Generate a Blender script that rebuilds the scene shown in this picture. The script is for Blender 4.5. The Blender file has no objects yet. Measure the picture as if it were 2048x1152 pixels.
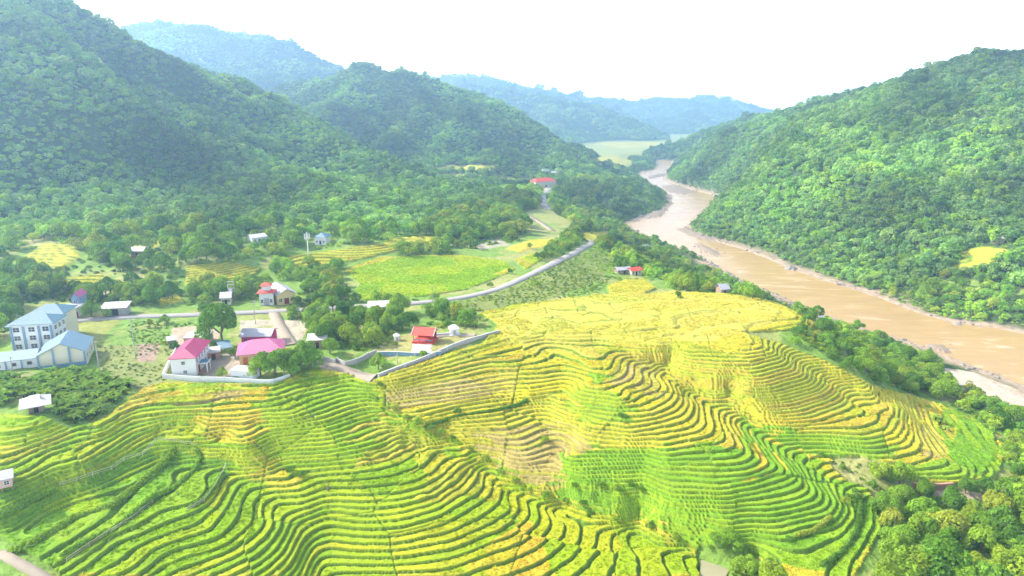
import bpy, math, random
import numpy as np

# ------------------------------------------------------------------ camera, world, sun, exposure
SC = bpy.context.scene
CAM_Z, PITCH, F = 80.0, math.radians(14.2), 1366.0
cam_d = bpy.data.cameras.new('camera'); cam = bpy.data.objects.new('camera', cam_d)
SC.collection.objects.link(cam); SC.camera = cam
cam.location = (0, 0, CAM_Z); cam.rotation_euler = (math.pi/2 - PITCH, 0, 0)
cam_d.sensor_width = 36.0; cam_d.lens = 36.0*F/2048; cam_d.clip_start = 1.0; cam_d.clip_end = 20000
SUN_EL, SUN_AZ = math.radians(37), math.radians(-76)      # azimuth from +Y towards +X
world = bpy.data.worlds.new('World'); SC.world = world; world.use_nodes = True
wn = world.node_tree; wn.nodes.clear()
sky = wn.nodes.new('ShaderNodeTexSky'); sky.sky_type = 'NISHITA'; sky.sun_disc = False
sky.sun_elevation = SUN_EL; sky.sun_rotation = SUN_AZ; sky.air_density = 1.0; sky.dust_density = 5.0; sky.ozone_density = 1.0
bg = wn.nodes.new('ShaderNodeBackground'); bg.inputs[1].default_value = 0.15
wo = wn.nodes.new('ShaderNodeOutputWorld')
tcw = wn.nodes.new('ShaderNodeTexCoord'); sxyz = wn.nodes.new('ShaderNodeSeparateXYZ'); wn.links.new(tcw.outputs['Generated'], sxyz.inputs[0])
veil = wn.nodes.new('ShaderNodeMapRange'); veil.inputs[1].default_value = 0.0; veil.inputs[2].default_value = 0.55; veil.inputs[3].default_value = 0.9; veil.inputs[4].default_value = 0.15; wn.links.new(sxyz.outputs[2], veil.inputs[0])
vmix = wn.nodes.new('ShaderNodeMix'); vmix.data_type = 'RGBA'; vmix.inputs[7].default_value = (8.3, 8.15, 7.9, 1)   # bright thin cloud veil low in the sky
wn.links.new(veil.outputs[0], vmix.inputs[0]); wn.links.new(sky.outputs[0], vmix.inputs[6]); hor = wn.nodes.new('ShaderNodeMapRange'); hor.inputs[1].default_value = 0.0; hor.inputs[2].default_value = 0.11; hor.inputs[3].default_value = 5.0; hor.inputs[4].default_value = 1.0; wn.links.new(sxyz.outputs[2], hor.inputs[0])
hsc = wn.nodes.new('ShaderNodeVectorMath'); hsc.operation = 'SCALE'; wn.links.new(vmix.outputs[2], hsc.inputs[0]); wn.links.new(hor.outputs[0], hsc.inputs['Scale']); wn.links.new(hsc.outputs[0], bg.inputs[0]); wn.links.new(bg.outputs[0], wo.inputs[0])
sun_d = bpy.data.lights.new('sun', 'SUN'); sun_d.energy = 5.0; sun_d.angle = math.radians(0.5); sun_d.color = (1.0, 0.95, 0.86)
sun = bpy.data.objects.new('sun', sun_d); SC.collection.objects.link(sun)
SV = np.array([math.sin(SUN_AZ)*math.cos(SUN_EL), math.cos(SUN_AZ)*math.cos(SUN_EL), math.sin(SUN_EL)])
from mathutils import Vector, Matrix
sun.rotation_euler = Vector(SV).to_track_quat('Z', 'Y').to_euler()
SC.view_settings.view_transform = 'Standard'; SC.view_settings.look = 'None'
SC.view_settings.exposure = 1.0; SC.view_settings.gamma = 1.0
SC.cycles.volume_bounces = 1; SC.cycles.max_bounces = 6; SC.cycles.transparent_max_bounces = 8
SC.cycles.diffuse_bounces = 3; SC.cycles.glossy_bounces = 2; SC.cycles.use_denoising = True
rng = np.random.default_rng(7)

# ------------------------------------------------------------------ helpers: pixels of the photo <-> the place
FW = np.array([0, math.cos(PITCH), -math.sin(PITCH)]); UP = np.array([0, math.sin(PITCH), math.cos(PITCH)])
def ray(px, py):
    u = (np.asarray(px, float)-1024)/F; v = (576-np.asarray(py, float))/F
    return np.stack([u, FW[1]+UP[1]*v, FW[2]+UP[2]*v], -1)
def at_z(px, py, z):
    d = ray(px, py); t = (np.asarray(z, float)-CAM_Z)/d[..., 2]
    return np.stack([d[..., 0]*t, d[..., 1]*t, np.asarray(z)+0*t], -1)
def at_y(px, py, Y):
    d = ray(px, py); t = np.asarray(Y, float)/d[..., 1]
    return np.stack([d[..., 0]*t, np.asarray(Y)+0*t, CAM_Z+d[..., 2]*t], -1)
def project(x, y, z):
    dz = z-CAM_Z
    dep = np.maximum(y*FW[1]+dz*FW[2], 1.0); vv = y*UP[1]+dz*UP[2]
    return 1024+F*x/dep, 576-F*vv/dep
def PL(s):
    return [tuple(float(t) for t in q.split(',')) for q in s.split()]
def inpoly(x, y, poly):
    p = np.array(poly); out = np.zeros(x.shape, bool)
    idx = np.nonzero((x >= p[:, 0].min()) & (x <= p[:, 0].max()) & (y >= p[:, 1].min()) & (y <= p[:, 1].max()))[0]
    if len(idx) == 0: return out
    X, Y = x[idx], y[idx]; r = np.zeros(len(idx), bool); n = len(p)
    for i in range(n):
        x0, y0 = p[i]; x1, y1 = p[(i+1) % n]
        if y0 == y1: continue
        c = (Y >= min(y0, y1)) & (Y < max(y0, y1))
        r ^= c & (X < (x1-x0)*(Y-y0)/(y1-y0)+x0)
    out[idx] = r
    return out
def polydist(x, y, pts, closed=False):
    p = np.array(pts)[:, :2]; best = np.full(x.shape, 1e18)
    n = len(p) if closed else len(p)-1
    for i in range(n):
        a = p[i]; b = p[(i+1) % len(p)]; d = b-a; L2 = max(d@d, 1e-9)
        t = np.clip(((x-a[0])*d[0]+(y-a[1])*d[1])/L2, 0, 1)
        best = np.minimum(best, (x-a[0]-t*d[0])**2+(y-a[1]-t*d[1])**2)
    return np.sqrt(best)
def hash2(i, j, seed=0):
    h = (i.astype(np.int64)*374761393 + j.astype(np.int64)*668265263 + seed*974634777) & 0xffffffff
    h = ((h ^ (h >> 13))*1274126177) & 0xffffffff
    return ((h ^ (h >> 16)) & 0xffffff)/float(0xffffff)
def vnoise(x, y, seed=0):
    i = np.floor(x).astype(np.int64); j = np.floor(y).astype(np.int64)
    fx = x-i; fy = y-j; fx = fx*fx*(3-2*fx); fy = fy*fy*(3-2*fy)
    a = hash2(i, j, seed); b = hash2(i+1, j, seed); c = hash2(i, j+1, seed); d = hash2(i+1, j+1, seed)
    return (a+(b-a)*fx)*(1-fy)+(c+(d-c)*fx)*fy
def fbm(x, y, o=4, seed=0):
    s = 0; a = 0.5
    for k in range(o):
        s = s+a*vnoise(x*2**k, y*2**k, seed+k*17); a *= 0.5
    return s/(1-0.5**o)
def sst(e0, e1, x):
    t = np.clip((x-e0)/(e1-e0), 0, 1); return t*t*(3-2*t)
def voro(x, y, gx, gy, seed):
    X = x/gx; Y = y/gy; i = np.floor(X).astype(np.int64); j = np.floor(Y).astype(np.int64)
    f1 = np.full(x.shape, 1e9); f2 = np.full(x.shape, 1e9); cid = np.zeros(x.shape)
    for di in (-1, 0, 1):
        for dj in (-1, 0, 1):
            a = i+di; b = j+dj
            cx = a+0.15+0.7*hash2(a, b, seed); cy = b+0.15+0.7*hash2(a, b, seed+5)
            d = np.sqrt(((X-cx)*gx)**2+((Y-cy)*gy)**2)
            m = d < f1
            f2 = np.where(m, f1, np.minimum(f2, d)); cid = np.where(m, hash2(a, b, seed+9), cid); f1 = np.where(m, d, f1)
    return f2-f1, cid

# ------------------------------------------------------------------ the lie of the land
STEP, LSTEP = 0.66, 0.8         # rise of one rice terrace; fall from one traced line to the next, m
ZR = -33.0                      # river level
LINES = [   # (terrace number counted down from the plateau, points along that terrace edge)
 (0, "960,640 1100,622 1250,612 1400,602 1530,612 1150,658 1250,668 1000,676 1350,660"),
 (0.3, "325,757 400,766 480,768 560,764 640,740 760,748 860,722 980,688"),
 (0.5, "1450,665 1400,675"), (1, "1500,676 1300,682 1600,640"), (4, "1560,692"), (8, "1620,718"), (12, "1680,746"), (15, "1740,772"), (18, "1800,796"),
 (-2.5, "0,842 80,842"), (3, "0,932 100,892 165,866 260,824"), (0.6, "270,800 200,850"), (0.5, "330,774 400,770 480,772 560,766"), (2, "310,806 400,800 470,787 540,790 610,757"), (3.2, "310,822 400,818 482,806 550,800 640,777"),
 (4.4, "310,838 400,832 480,826 530,822 600,795 650,788 712,767 738,758"), (6, "310,857 400,850 480,848 519,840 580,838"), (7.5, "310,874 400,868 480,868 522,855"), (8.8, "320,886 400,883 480,884 525,872"), (10, "345,893 400,896 480,900 528,884"), (11.5, "480,915 532,896"),
 (6.3, "0,985 60,968 105,944 150,936 225,892 250,876 285,864"), (5.2, "95,919 140,912 212,876 262,850"), (8.5, "0,1030 115,968 187,945 240,915 285,885"), (11, "0,1050 60,1015 120,982 187,962 250,931 287,921 310,895"),
 (12.6, "60,1030 130,1000 200,975 250,950 300,925 322,895"),
 (14, "60,1104 150,1049 225,1024 275,981 325,941 342,926 350,893"), (15, "132,1129 225,1071 307,1009 350,981 390,946 400,926 390,898"),
 (16, "220,1084 275,1069 335,1030 375,1029 410,1009 430,984 452,936 450,915"), (16.9, "175,1149 225,1096 290,1074 375,1040 420,1022 462,960"),
 (17.8, "225,1149 262,1134 307,1094 362,1074 410,1056 430,1029 475,951"), (18.8, "275,1152 312,1114 425,1076 462,1039 500,971"),
 (19.8, "310,1152 350,1121 450,1094 495,1054 510,1001"), (20.8, "360,1150 450,1120 520,1070 535,1010"), (22, "425,1150 500,1120 550,1070 560,1015"),
 (23, "480,1150 545,1110 575,1060"), (24.6, "540,1150 580,1110 600,1060"), (27, "600,1150 615,1110"), (30.4, "640,1150"), (28.8, "637,1118"), (25.2, "624,1062"),
 (22.2, "614,1024"), (20, "602,990"), (17.5, "572,960"), (15, "540,930"), (12.7, "530,903"), (9, "520,862"), (7, "519,845"),
 (6, "760,802"), (9, "520,862 580,860 650,847 720,825 745,815 790,826"), (12, "535,893 600,882 650,880 720,858 780,838"),
 (15, "560,918 650,912 700,905 750,893 800,872 860,868"), (18, "560,945 650,942 720,935 780,918 840,893 885,880"),
 (20, "640,972 724,969 790,958 840,938 880,905 925,900"), (22.3, "650,1010 724,1010 800,1003 870,980 910,950 935,918"), (24, "655,1030 724,1036 800,1030 870,1008 925,970 960,925"), (25, "655,1045 724,1052 800,1048 880,1022 940,985 975,938"), (26.3, "660,1070 724,1074 800,1070 890,1045 960,1005 1000,955"),
 (27.4, "660,1090 724,1095 800,1092 890,1072 970,1040 1005,1005 1020,970"), (28.6, "670,1112 724,1114 800,1112 900,1095 985,1065 1030,1030 1050,987"), (30, "680,1140 777,1138 862,1132 950,1110 1030,1080 1062,1050 1080,1000"), (31, "900,1150 1000,1120 1062,1092 1085,1060 1105,1010"),
 (32, "1010,1150 1080,1122 1110,1090 1130,1050 1140,1020"), (33, "1090,1150 1140,1120 1158,1080 1170,1032"), (34, "1160,1150 1190,1110 1205,1047"), (35, "1230,1150 1245,1110 1250,1062"), (36, "1300,1150 1305,1080"), (37, "1370,1150 1370,1105"),
 (3, "746,772"), (11.5, "830,848"), (16.3, "880,872"), (21, "940,905"), (25.2, "1000,945"), (28.8, "1060,985"), (31.5, "1130,1008"), (33.9, "1200,1033"), (35.7, "1280,1053"), (36.8, "1340,1083"), (37.6, "1410,1106"),
 (1, "777,755 865,735 930,712 1000,690 1040,668"), (2, "800,760 870,738 940,718 990,703 1060,690"), (3, "805,766 865,753 940,732 1017,720 1067,707 1087,690 1180,700 1220,700"),
 (4.5, "810,777 840,770 927,752 980,737 1015,741 1090,732 1110,720 1180,735"), (6, "760,797 905,780 965,760 1015,753 1085,755 1115,749 1165,752 1200,767"), (5, "1200,766 1220,757 1240,730"),
 (7, "775,803 835,795 935,785 1010,767 1140,758"), (8.5, "775,812 890,795 977,785 1012,780 1052,785 1130,773"), (10, "800,832 847,825 940,805 982,797 1060,797 1115,787"),
 (12, "850,852 915,830 990,820 1040,807 1060,810 1130,802"), (14, "870,866 900,852 965,846 1015,840 1060,826 1137,819"), (16, "890,872 990,865 1030,865 1065,852 1135,838"),
 (18, "930,899 990,893 1052,891 1085,877 1165,867"), (19.5, "1010,920 1040,912 1090,900 1140,897"), (21, "1035,935 1115,915"), (23, "1060,950 1120,938"), (24.5, "1080,968 1130,958"),
 (7, "1120,787 1165,780 1235,796"), (9, "1130,805 1180,802 1250,811"), (11, "1145,825 1190,822 1250,829"), (12.6, "1160,846 1200,841 1250,851"), (14, "1175,860 1250,868"), (15.2, "1190,872 1250,880"),
 (16.3, "1200,885 1250,890"), (18, "1125,912 1205,909 1310,905"), (19.5, "1130,924 1300,921"), (20.6, "1130,935 1300,932"), (21.7, "1140,946 1300,942"), (22.8, "1150,957 1300,952"), (24.5, "1160,975 1300,970"), (26, "1180,992 1300,986"), (27.2, "1200,1008 1290,1002"),
 (2.6, "1190,690 1180,730"), (6, "1257,732 1255,747 1225,768 1205,776"), (7, "1272,732 1272,755 1257,767 1215,781"), (8, "1292,737 1295,760 1287,775 1250,790"), (9, "1300,738 1312,770 1307,782 1262,805"),
 (10, "1312,742 1330,770 1332,785 1312,800 1267,818"), (11, "1325,748 1347,780 1347,795 1332,812 1297,830"), (12.4, "1340,762 1362,792 1362,810 1345,830 1307,842"), (13.5, "1366,785 1380,807 1365,837 1325,850 1260,866"),
 (14.6, "1386,795 1395,827 1380,855 1355,862 1270,873"), (16, "1400,800 1407,835 1412,865 1400,872 1320,889"), (17, "1414,805 1432,835 1437,880 1420,886 1320,903"), (18, "1440,815 1457,864 1460,891 1437,901 1325,914"),
 (19, "1452,822 1472,876 1487,906 1462,919 1387,926 1315,924"), (20, "1490,879 1504,919 1475,934 1310,934"), (21, "1507,889 1525,926 1495,946 1420,951 1305,941"), (22, "1515,896 1542,939 1507,956 1437,964 1305,955"),
 (23, "1532,898 1562,946 1507,971 1437,981 1320,972"), (24, "1545,905 1582,956 1550,976 1450,996 1345,990"), (25, "1558,912 1597,959 1575,981 1455,1006 1345,1001"), (26, "1577,920 1612,969 1600,996 1525,1011 1375,1012"),
 (27, "1608,946 1630,996 1587,1019 1462,1031 1340,1022"), (28.2, "1625,958 1652,999 1630,1021 1545,1039 1425,1035 1320,1032"), (29.5, "1675,1009 1665,1036 1600,1045 1550,1059 1462,1059 1330,1046"), (31, "1668,1056 1580,1080 1500,1080 1420,1075"),
 (4, "1302,720"), (12, "1338,748"), (15.2, "1392,791"), (19.5, "1458,815"), (21.3, "1502,851"), (23.8, "1542,880"), (26, "1592,906"), (27, "1622,928"),
 (1, "1500,695 1400,692 1320,694"), (3, "1290,708 1400,712 1500,716 1548,708"), (5, "1320,722 1445,735 1500,735 1545,722 1558,712"), (7, "1345,738 1450,752 1520,752 1570,738 1580,718"), (9, "1365,756 1450,768 1530,768 1590,750 1600,728"),
 (11, "1372,770 1450,785 1540,783 1605,765 1622,740"), (13, "1400,786 1500,800 1560,796 1620,780 1650,752"), (15.5, "1430,797 1500,817 1580,812 1640,795 1680,765"), (18.5, "1460,812 1520,840 1600,836 1660,815 1710,785"),
 (20.5, "1505,845 1560,856 1640,850 1690,832 1740,795"), (22, "1530,866 1600,866 1650,864 1720,866 1765,855 1778,835 1770,810"), (23.4, "1560,880 1650,880 1730,884 1785,872 1800,850 1795,818"),
 (25, "1590,893 1650,893 1740,902 1800,892 1825,860 1825,825"), (26.2, "1620,906 1670,906 1745,914 1820,905 1852,870 1850,830"), (27.2, "1700,925 1790,930 1850,915 1880,870 1875,835"), (28.2, "1820,946 1880,935 1915,890 1905,850"),
 (29, "1850,960 1920,950 1960,900 1945,865"), (29.6, "1985,940 1990,900"), (27.6, "1660,918 1600,925"),
 (31.5, "1690,985"), (32.4, "1706,1020 1690,1090 1640,1125 1560,1150"), (33.7, "1742,1010 1750,1060 1705,1130"), (34.5, "1500,1100"), (37.9, "1430,1130 1460,1150"),
]
ZPTS = [    # (height in m, points of the photo)
 (0, "400,700 620,690 700,700 940,670"), (0.3, "840,680 800,620"), (1, "250,680"), (1.5, "100,740 60,820"), (2, "0,780 100,640 250,620 -80,800"), (3, "0,600"), (1, "400,620"), (0.5, "520,610 900,600 700,560"),
 (0, "1000,570 850,540 1100,560"), (-1, "1100,520 1050,472"), (-2, "1160,490"), (1, "700,540"), (3.5, "600,520 500,545"), (3, "400,565"), (4, "200,570 60,570"), (8, "400,530 100,520 500,510"), (9, "0,515"), (12, "300,490 200,490"),
 (8, "700,485 560,490"), (5, "620,500"), (3, "850,480"), (1, "950,480"), (-3, "1090,450 1060,430"), (-6, "1085,400"), (-8, "1095,370"), (-10, "1150,430"), (-9, "1200,465"), (-14, "1250,490 1320,530"), (-6, "1200,540"), (-5, "1250,565"),
 (-3, "1300,590"), (-5, "1350,578"), (-6, "1450,585"), (-6, "1560,602"), (-14, "1500,580 1640,640"), (-18, "1720,690 1800,740"), (-24, "1900,780 2000,850"), (-27, "2040,900"), (-28.5, "1850,1000"), (-29, "1800,1100 1950,1100 2040,1000 2040,1140"),
 (-27, "1700,1200 1500,1200 1000,1220"), (-18, "300,1220"), (-12, "60,1160"), (-9.5, "0,1100"), (-27, "700,1220"), (-16, "1200,400 1280,400"), (-12, "1150,400"), (-16, "1000,345 1150,335"), (-18, "1200,310"),
 (-26, "1700,562 1550,505 1450,465"), (-22, "1900,610"), (-20, "2000,600"), (-14, "1980,560"), (-9, "2040,520 1950,520"), (-18, "1800,540"), (-26, "1400,380"), (-25, "1380,345"), (-26, "1700,615"),
 (-11.5, "0,1075 60,1060"), (-5, "-120,960"), (0, "-150,870"), (-15, "-60,1150"), (-26, "2140,1000 2140,850")]
pts, zs = [], []
def add_line(s, z):
    p = PL(s)
    for i, (x, y) in enumerate(p):
        q = [(x, y)]
        if i+1 < len(p):
            n = int(math.hypot(p[i+1][0]-x, p[i+1][1]-y)//38)
            q += [(x+(p[i+1][0]-x)*k/(n+1), y+(p[i+1][1]-y)*k/(n+1)) for k in range(1, n+1)]
        for a, b in q:
            w = at_z(a, b, z); pts.append(w[:2]); zs.append(z)
for L, s in LINES: add_line(s, -L*LSTEP)
for z, s in ZPTS:
    for a, b in PL(s):
        w = at_z(a, b, z); pts.append(w[:2]); zs.append(z)
for x, y, z in [(-900, 900, 10), (900, 900, -10), (-600, 1600, -5), (0, 1900, -16), (900, 2000, -16), (-1500, 3500, -14), (0, 3500, -18), (1500, 3500, -18), (0, 6500, -18), (-3500, 6500, -10), (3500, 6500, -10),
                (-300, 60, -12), (-80, 50, -25), (150, 60, -30), (350, 100, -32), (-500, 350, 3), (600, 350, -5)]:
    pts.append(np.array([x, y], float)); zs.append(z)
PT = np.array(pts)/100.0; ZV = np.array(zs)
def U(r2): return 0.5*r2*np.log(np.maximum(r2, 1e-12))
_d2 = ((PT[:, None, :]-PT[None, :, :])**2).sum(-1)
_K = U(_d2)+np.eye(len(PT))*0.0015; _P = np.hstack([np.ones((len(PT), 1)), PT])
_A = np.block([[_K, _P], [_P.T, np.zeros((3, 3))]])
_w = np.linalg.solve(_A, np.concatenate([ZV, np.zeros(3)]))
def tps(x, y):
    x = np.asarray(x)/100.0; y = np.asarray(y)/100.0; out = np.empty(x.shape)
    for s in range(0, len(x), 20000):
        X = x[s:s+20000]; Y = y[s:s+20000]
        r2 = (X[:, None]-PT[None, :, 0])**2+(Y[:, None]-PT[None, :, 1])**2
        out[s:s+20000] = U(r2)@_w[:-3]+_w[-3]+_w[-2]*X+_w[-1]*Y
    return out
RIDGES = [  # (flank slope, crest points: photo x, photo y, metres away)
 (.62, "-150,-120,690 0,-20,750 60,5,790 100,22,810 150,48,830 200,78,845 260,104,865 330,115,880 400,125,885 450,135,885 500,160,880 540,190,865 600,230,835 650,260,805 700,285,780 760,300,760 800,320,730 860,345,700 920,360,685 970,382,655 1010,398,640 1042,414,628"),
 (.55, "150,50,830 190,85,800 240,130,750 300,150,712 380,185,675 460,225,640 520,260,612 600,300,582 680,345,558 760,385,545 840,420,538 900,450,528"),
 (.55, "100,25,810 70,100,700 50,170,630 40,260,575 30,340,530 20,420,490"), (.55, "300,150,712 250,250,620 230,340,545 215,430,480"), (.55, "-100,-120,720 -160,200,560 -200,400,460"),
 (.55, "520,260,612 480,330,560 450,400,510"), (.55, "680,345,558 640,395,515 600,440,480"),
 (.55, "-400,0,2200 -100,60,2300 100,70,2300 200,62,2300 240,50,2300 280,42,2300 330,37,2300 380,44,2300 460,60,2300 530,62,2300 580,80,2280 640,103,2250 700,128,2220 760,172,2200 820,222,2160"), (.5, "460,60,2300 520,130,2000 560,200,1800"), (.5, "280,42,2300 350,100,2000"),
 (.55, "540,185,1500 580,160,1470 640,145,1440 690,134,1410 730,114,1390 765,133,1385 800,120,1390 840,132,1390 900,150,1385 940,175,1375 1000,205,1355 1060,240,1325 1110,274,1290 1150,298,1250 1190,320,1190"),
 (.5, "730,118,1390 690,170,1250 640,215,1120 600,250,1000"), (.55, "800,122,1390 850,190,1240 800,250,1100 750,295,980"), (.55, "880,145,1385 920,205,1230 875,265,1090 830,312,960"), (.5, "1000,205,1355 1010,255,1180 980,305,1000"), (.5, "1110,268,1290 1100,300,1100"),
 (.5, "930,160,3150 960,168,3120 1020,175,3080 1080,190,3040 1120,203,3000 1180,207,2950 1230,223,2900 1280,253,2840 1325,275,2800"), (.45, "1080,190,3040 1120,240,2700 1110,262,2450"),
 (.42, "800,140,4200 880,150,4200 935,142,4200 970,150,4200 1050,170,4100 1130,187,4000 1180,197,3950"), (.35, "1100,197,4800 1200,196,4800 1260,201,4800 1310,194,4800 1370,200,4700 1410,190,4600 1460,200,4500 1510,215,4400 1580,235,4200"), (.3, "1410,190,4600 1370,235,3900"), (.3, "1230,200,4800 1200,245,4000"),
 (.25, "1290,196,6200 1310,191,6200 1340,192,6200 1380,196,6200"),
 (.38, "2500,40,680 2300,60,710 2180,78,730 2048,95,760 1990,97,780 1950,110,830 1900,130,880 1850,140,940 1780,155,1020 1720,180,1110 1650,190,1250 1600,205,1360 1540,220,1500 1500,226,1600 1440,250,1780 1400,268,1880 1350,287,1950"),
 (.42, "1850,140,940 1700,260,830 1560,380,725 1480,450,672"), (.42, "2048,95,760 1980,250,640 1900,400,517 1850,480,458 1800,540,425"), (.42, "1950,110,830 1830,270,705 1740,400,572 1680,480,505"), (.42, "1600,205,1360 1520,290,1130 1450,350,980 1425,383,930"), (.42, "1720,180,1110 1620,270,955 1520,360,795"), (.42, "2180,78,730 2150,300,570 2140,420,480")]
SEG = []
for sl, s in RIDGES:
    p = [at_y(a, b, c) for a, b, c in PL(s)]
    for a, b in zip(p[:-1], p[1:]): SEG.append((sl, a, b, .85 if s.startswith('150,50,830') else sl))
def tents(x, y):
    best = np.full(x.shape, -500.0)
    for sl, a, b, sb in SEG:
        d = b[:2]-a[:2]; L2 = d@d
        t = np.clip(((x-a[0])*d[0]+(y-a[1])*d[1])/L2, 0, 1)
        r = np.sqrt((x-a[0]-t*d[0])**2+(y-a[1]-t*d[1])**2+144.0)-12.0
        sl_ = sl if sl == sb else np.where((x-a[0])*d[1]-(y-a[1])*d[0] < 0, sb, sl)
        best = np.maximum(best, a[2]+t*(b[2]-a[2])-sl_*r)
    return best-5.0          # the wood on the crest makes up the rest
LBANK = "2300,900 2048,772 1990,748 1930,726 1880,706 1840,690 1780,672 1720,655 1660,632 1600,610 1560,592 1500,570 1450,542 1400,512 1350,492 1300,476 1272,462 1258,448 1290,436 1330,422 1345,408 1340,390 1318,378 1296,362 1275,352 1285,344 1312,340 1318,330 1312,322"
RBANK = "1345,322 1338,332 1328,345 1326,358 1345,368 1385,380 1418,388 1432,396 1415,412 1392,432 1372,452 1368,464 1420,480 1480,497 1530,515 1580,538 1640,558 1700,577 1760,596 1820,621 1900,645 1990,656 2048,668 2400,740"
RIV = np.array([at_z(a, b, ZR)[:2] for a, b in PL(LBANK)+PL(RBANK)])
NLB = len(PL(LBANK))
def river_sd(x, y):
    d = polydist(x, y, RIV, True); left = polydist(x, y, RIV[:NLB]) <= d+.01
    return np.where(inpoly(x, y, RIV), -d, d), left
def base(x, y):
    zv = np.clip(tps(x, y), -36, 16); mt = tents(x, y)
    up = np.clip((mt-zv+4)/50, 0, 1)
    rid = 1-np.abs(2*fbm(x/230, y/230, 4, 3)-1)
    mt = mt+up*((rid-0.97)*np.where(x > 120, 24, 46)+(fbm(x/80, y/80, 3, 8)-0.75)*np.where(x > 120, 10, 16))
    z = 0.5*(zv+mt+np.sqrt((zv-mt)**2+25.0))
    m = (y < 2200) & (x > 40) & (x < 700)
    sd = np.full(x.shape, 500.0); lf = None
    reach = np.full(x.shape, 90.0)
    if m.any():
        sd[m], lf = river_sd(x[m], y[m]); reach[m] = np.where(lf, 95.0, 90.0)
    zb = ZR+0.5+np.maximum(sd, 0)*0.02
    z = np.where(sd > 0, zb+(z-zb)*np.clip((sd-4)/(reach-4), 0, 1)**np.where(reach > 92, 1.6, 1.15), np.minimum(z, ZR-0.4-np.minimum(2.0, -sd*0.15)))
    d = mt-zv
    if lf is not None:
        q = d[m]; sx = x[m]; q = np.where(~lf & (sd[m] > 0) & (y[m] < 1450), np.maximum(q, np.where(z[m] > -19, 5.0, q)), q); d[m] = q
    return z, d, sd
# fine lookup near, coarse far
NX, NY, NS = (-460, 460), (60, 560), 1.6
gx = np.arange(NX[0], NX[1]+.1, NS); gy = np.arange(NY[0], NY[1]+.1, NS)
_X, _Y = np.meshgrid(gx, gy); _z, _m, _s = base(_X.ravel(), _Y.ravel())
GZ = _z.reshape(_X.shape); GM = _m.reshape(_X.shape); GS = _s.reshape(_X.shape)
GS_Y, GS_X = np.gradient(GZ, NS); GSL = np.hypot(GS_X, GS_Y)
def bil(G, x, y):
    u = np.clip((x-NX[0])/NS, 0, G.shape[1]-1.001); v = np.clip((y-NY[0])/NS, 0, G.shape[0]-1.001)
    i = u.astype(int); j = v.astype(int); fu = u-i; fv = v-j
    return (G[j, i]*(1-fu)+G[j, i+1]*fu)*(1-fv)+(G[j+1, i]*(1-fu)+G[j+1, i+1]*fu)*fv

# ------------------------------------------------------------------ what grows where (photo outlines, laid on the land)
TERR = PL("-60,842 0,832 60,838 92,838 140,862 205,846 262,800 290,778 325,770 440,772 545,774 600,752 645,742 700,752 738,770 757,760 820,737 900,708 965,690 1000,652 960,628 1040,612 1110,604 1190,592 1300,590 1350,586 1450,590 1560,607 1620,634 1640,655 1560,662 1480,668 1560,690 1650,723 1750,774 1880,812 1960,850 2012,900 1990,960 1900,973 1830,968 1780,935 1720,915 1660,916 1664,940 1690,962 1740,985 1762,1060 1705,1160 1560,1160 1500,1098 1460,1090 1400,1094 1392,1110 1400,1160 130,1160 60,1110 0,1078 -60,1100")
WIDE = PL("112,985 187,962 250,931 287,920 312,892 390,896 402,926 452,934 430,984 410,1009 375,1030 335,1030 220,1086 132,1130 60,1106 0,1080 -40,1080")
FIELDS = [PL(s) for s in ("372,535 420,530 470,528 520,540 500,560 440,570 372,574", "560,520 620,510 700,498 760,490 790,478 850,472 880,478 870,492 800,500 720,520 640,535 575,535",
  "690,540 760,516 850,512 925,512 1005,522 1030,540 985,560 930,580 850,592 760,600 700,600 720,570", "1010,498 1060,480 1110,478 1120,486 1060,500 1040,505", "1030,520 1070,505 1090,515 1050,540", "55,512 90,488 150,490 160,515 120,540 60,540",
  "130,560 200,550 235,568 200,582 140,580", "262,482 300,480 330,490 310,498 265,496", "1160,468 1210,462 1240,472 1200,485 1170,480", "1910,505 1960,492 2020,498 2040,506 2000,520 1960,545 1900,540", "1215,575 1250,562 1290,562 1310,578 1270,600 1225,600",
  "310,600 355,592 370,606 320,612", "1180,288 1240,283 1330,284 1340,292 1240,296", "1130,325 1220,312 1270,322 1230,335", "840,340 900,330 1000,330 980,342")]
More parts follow.
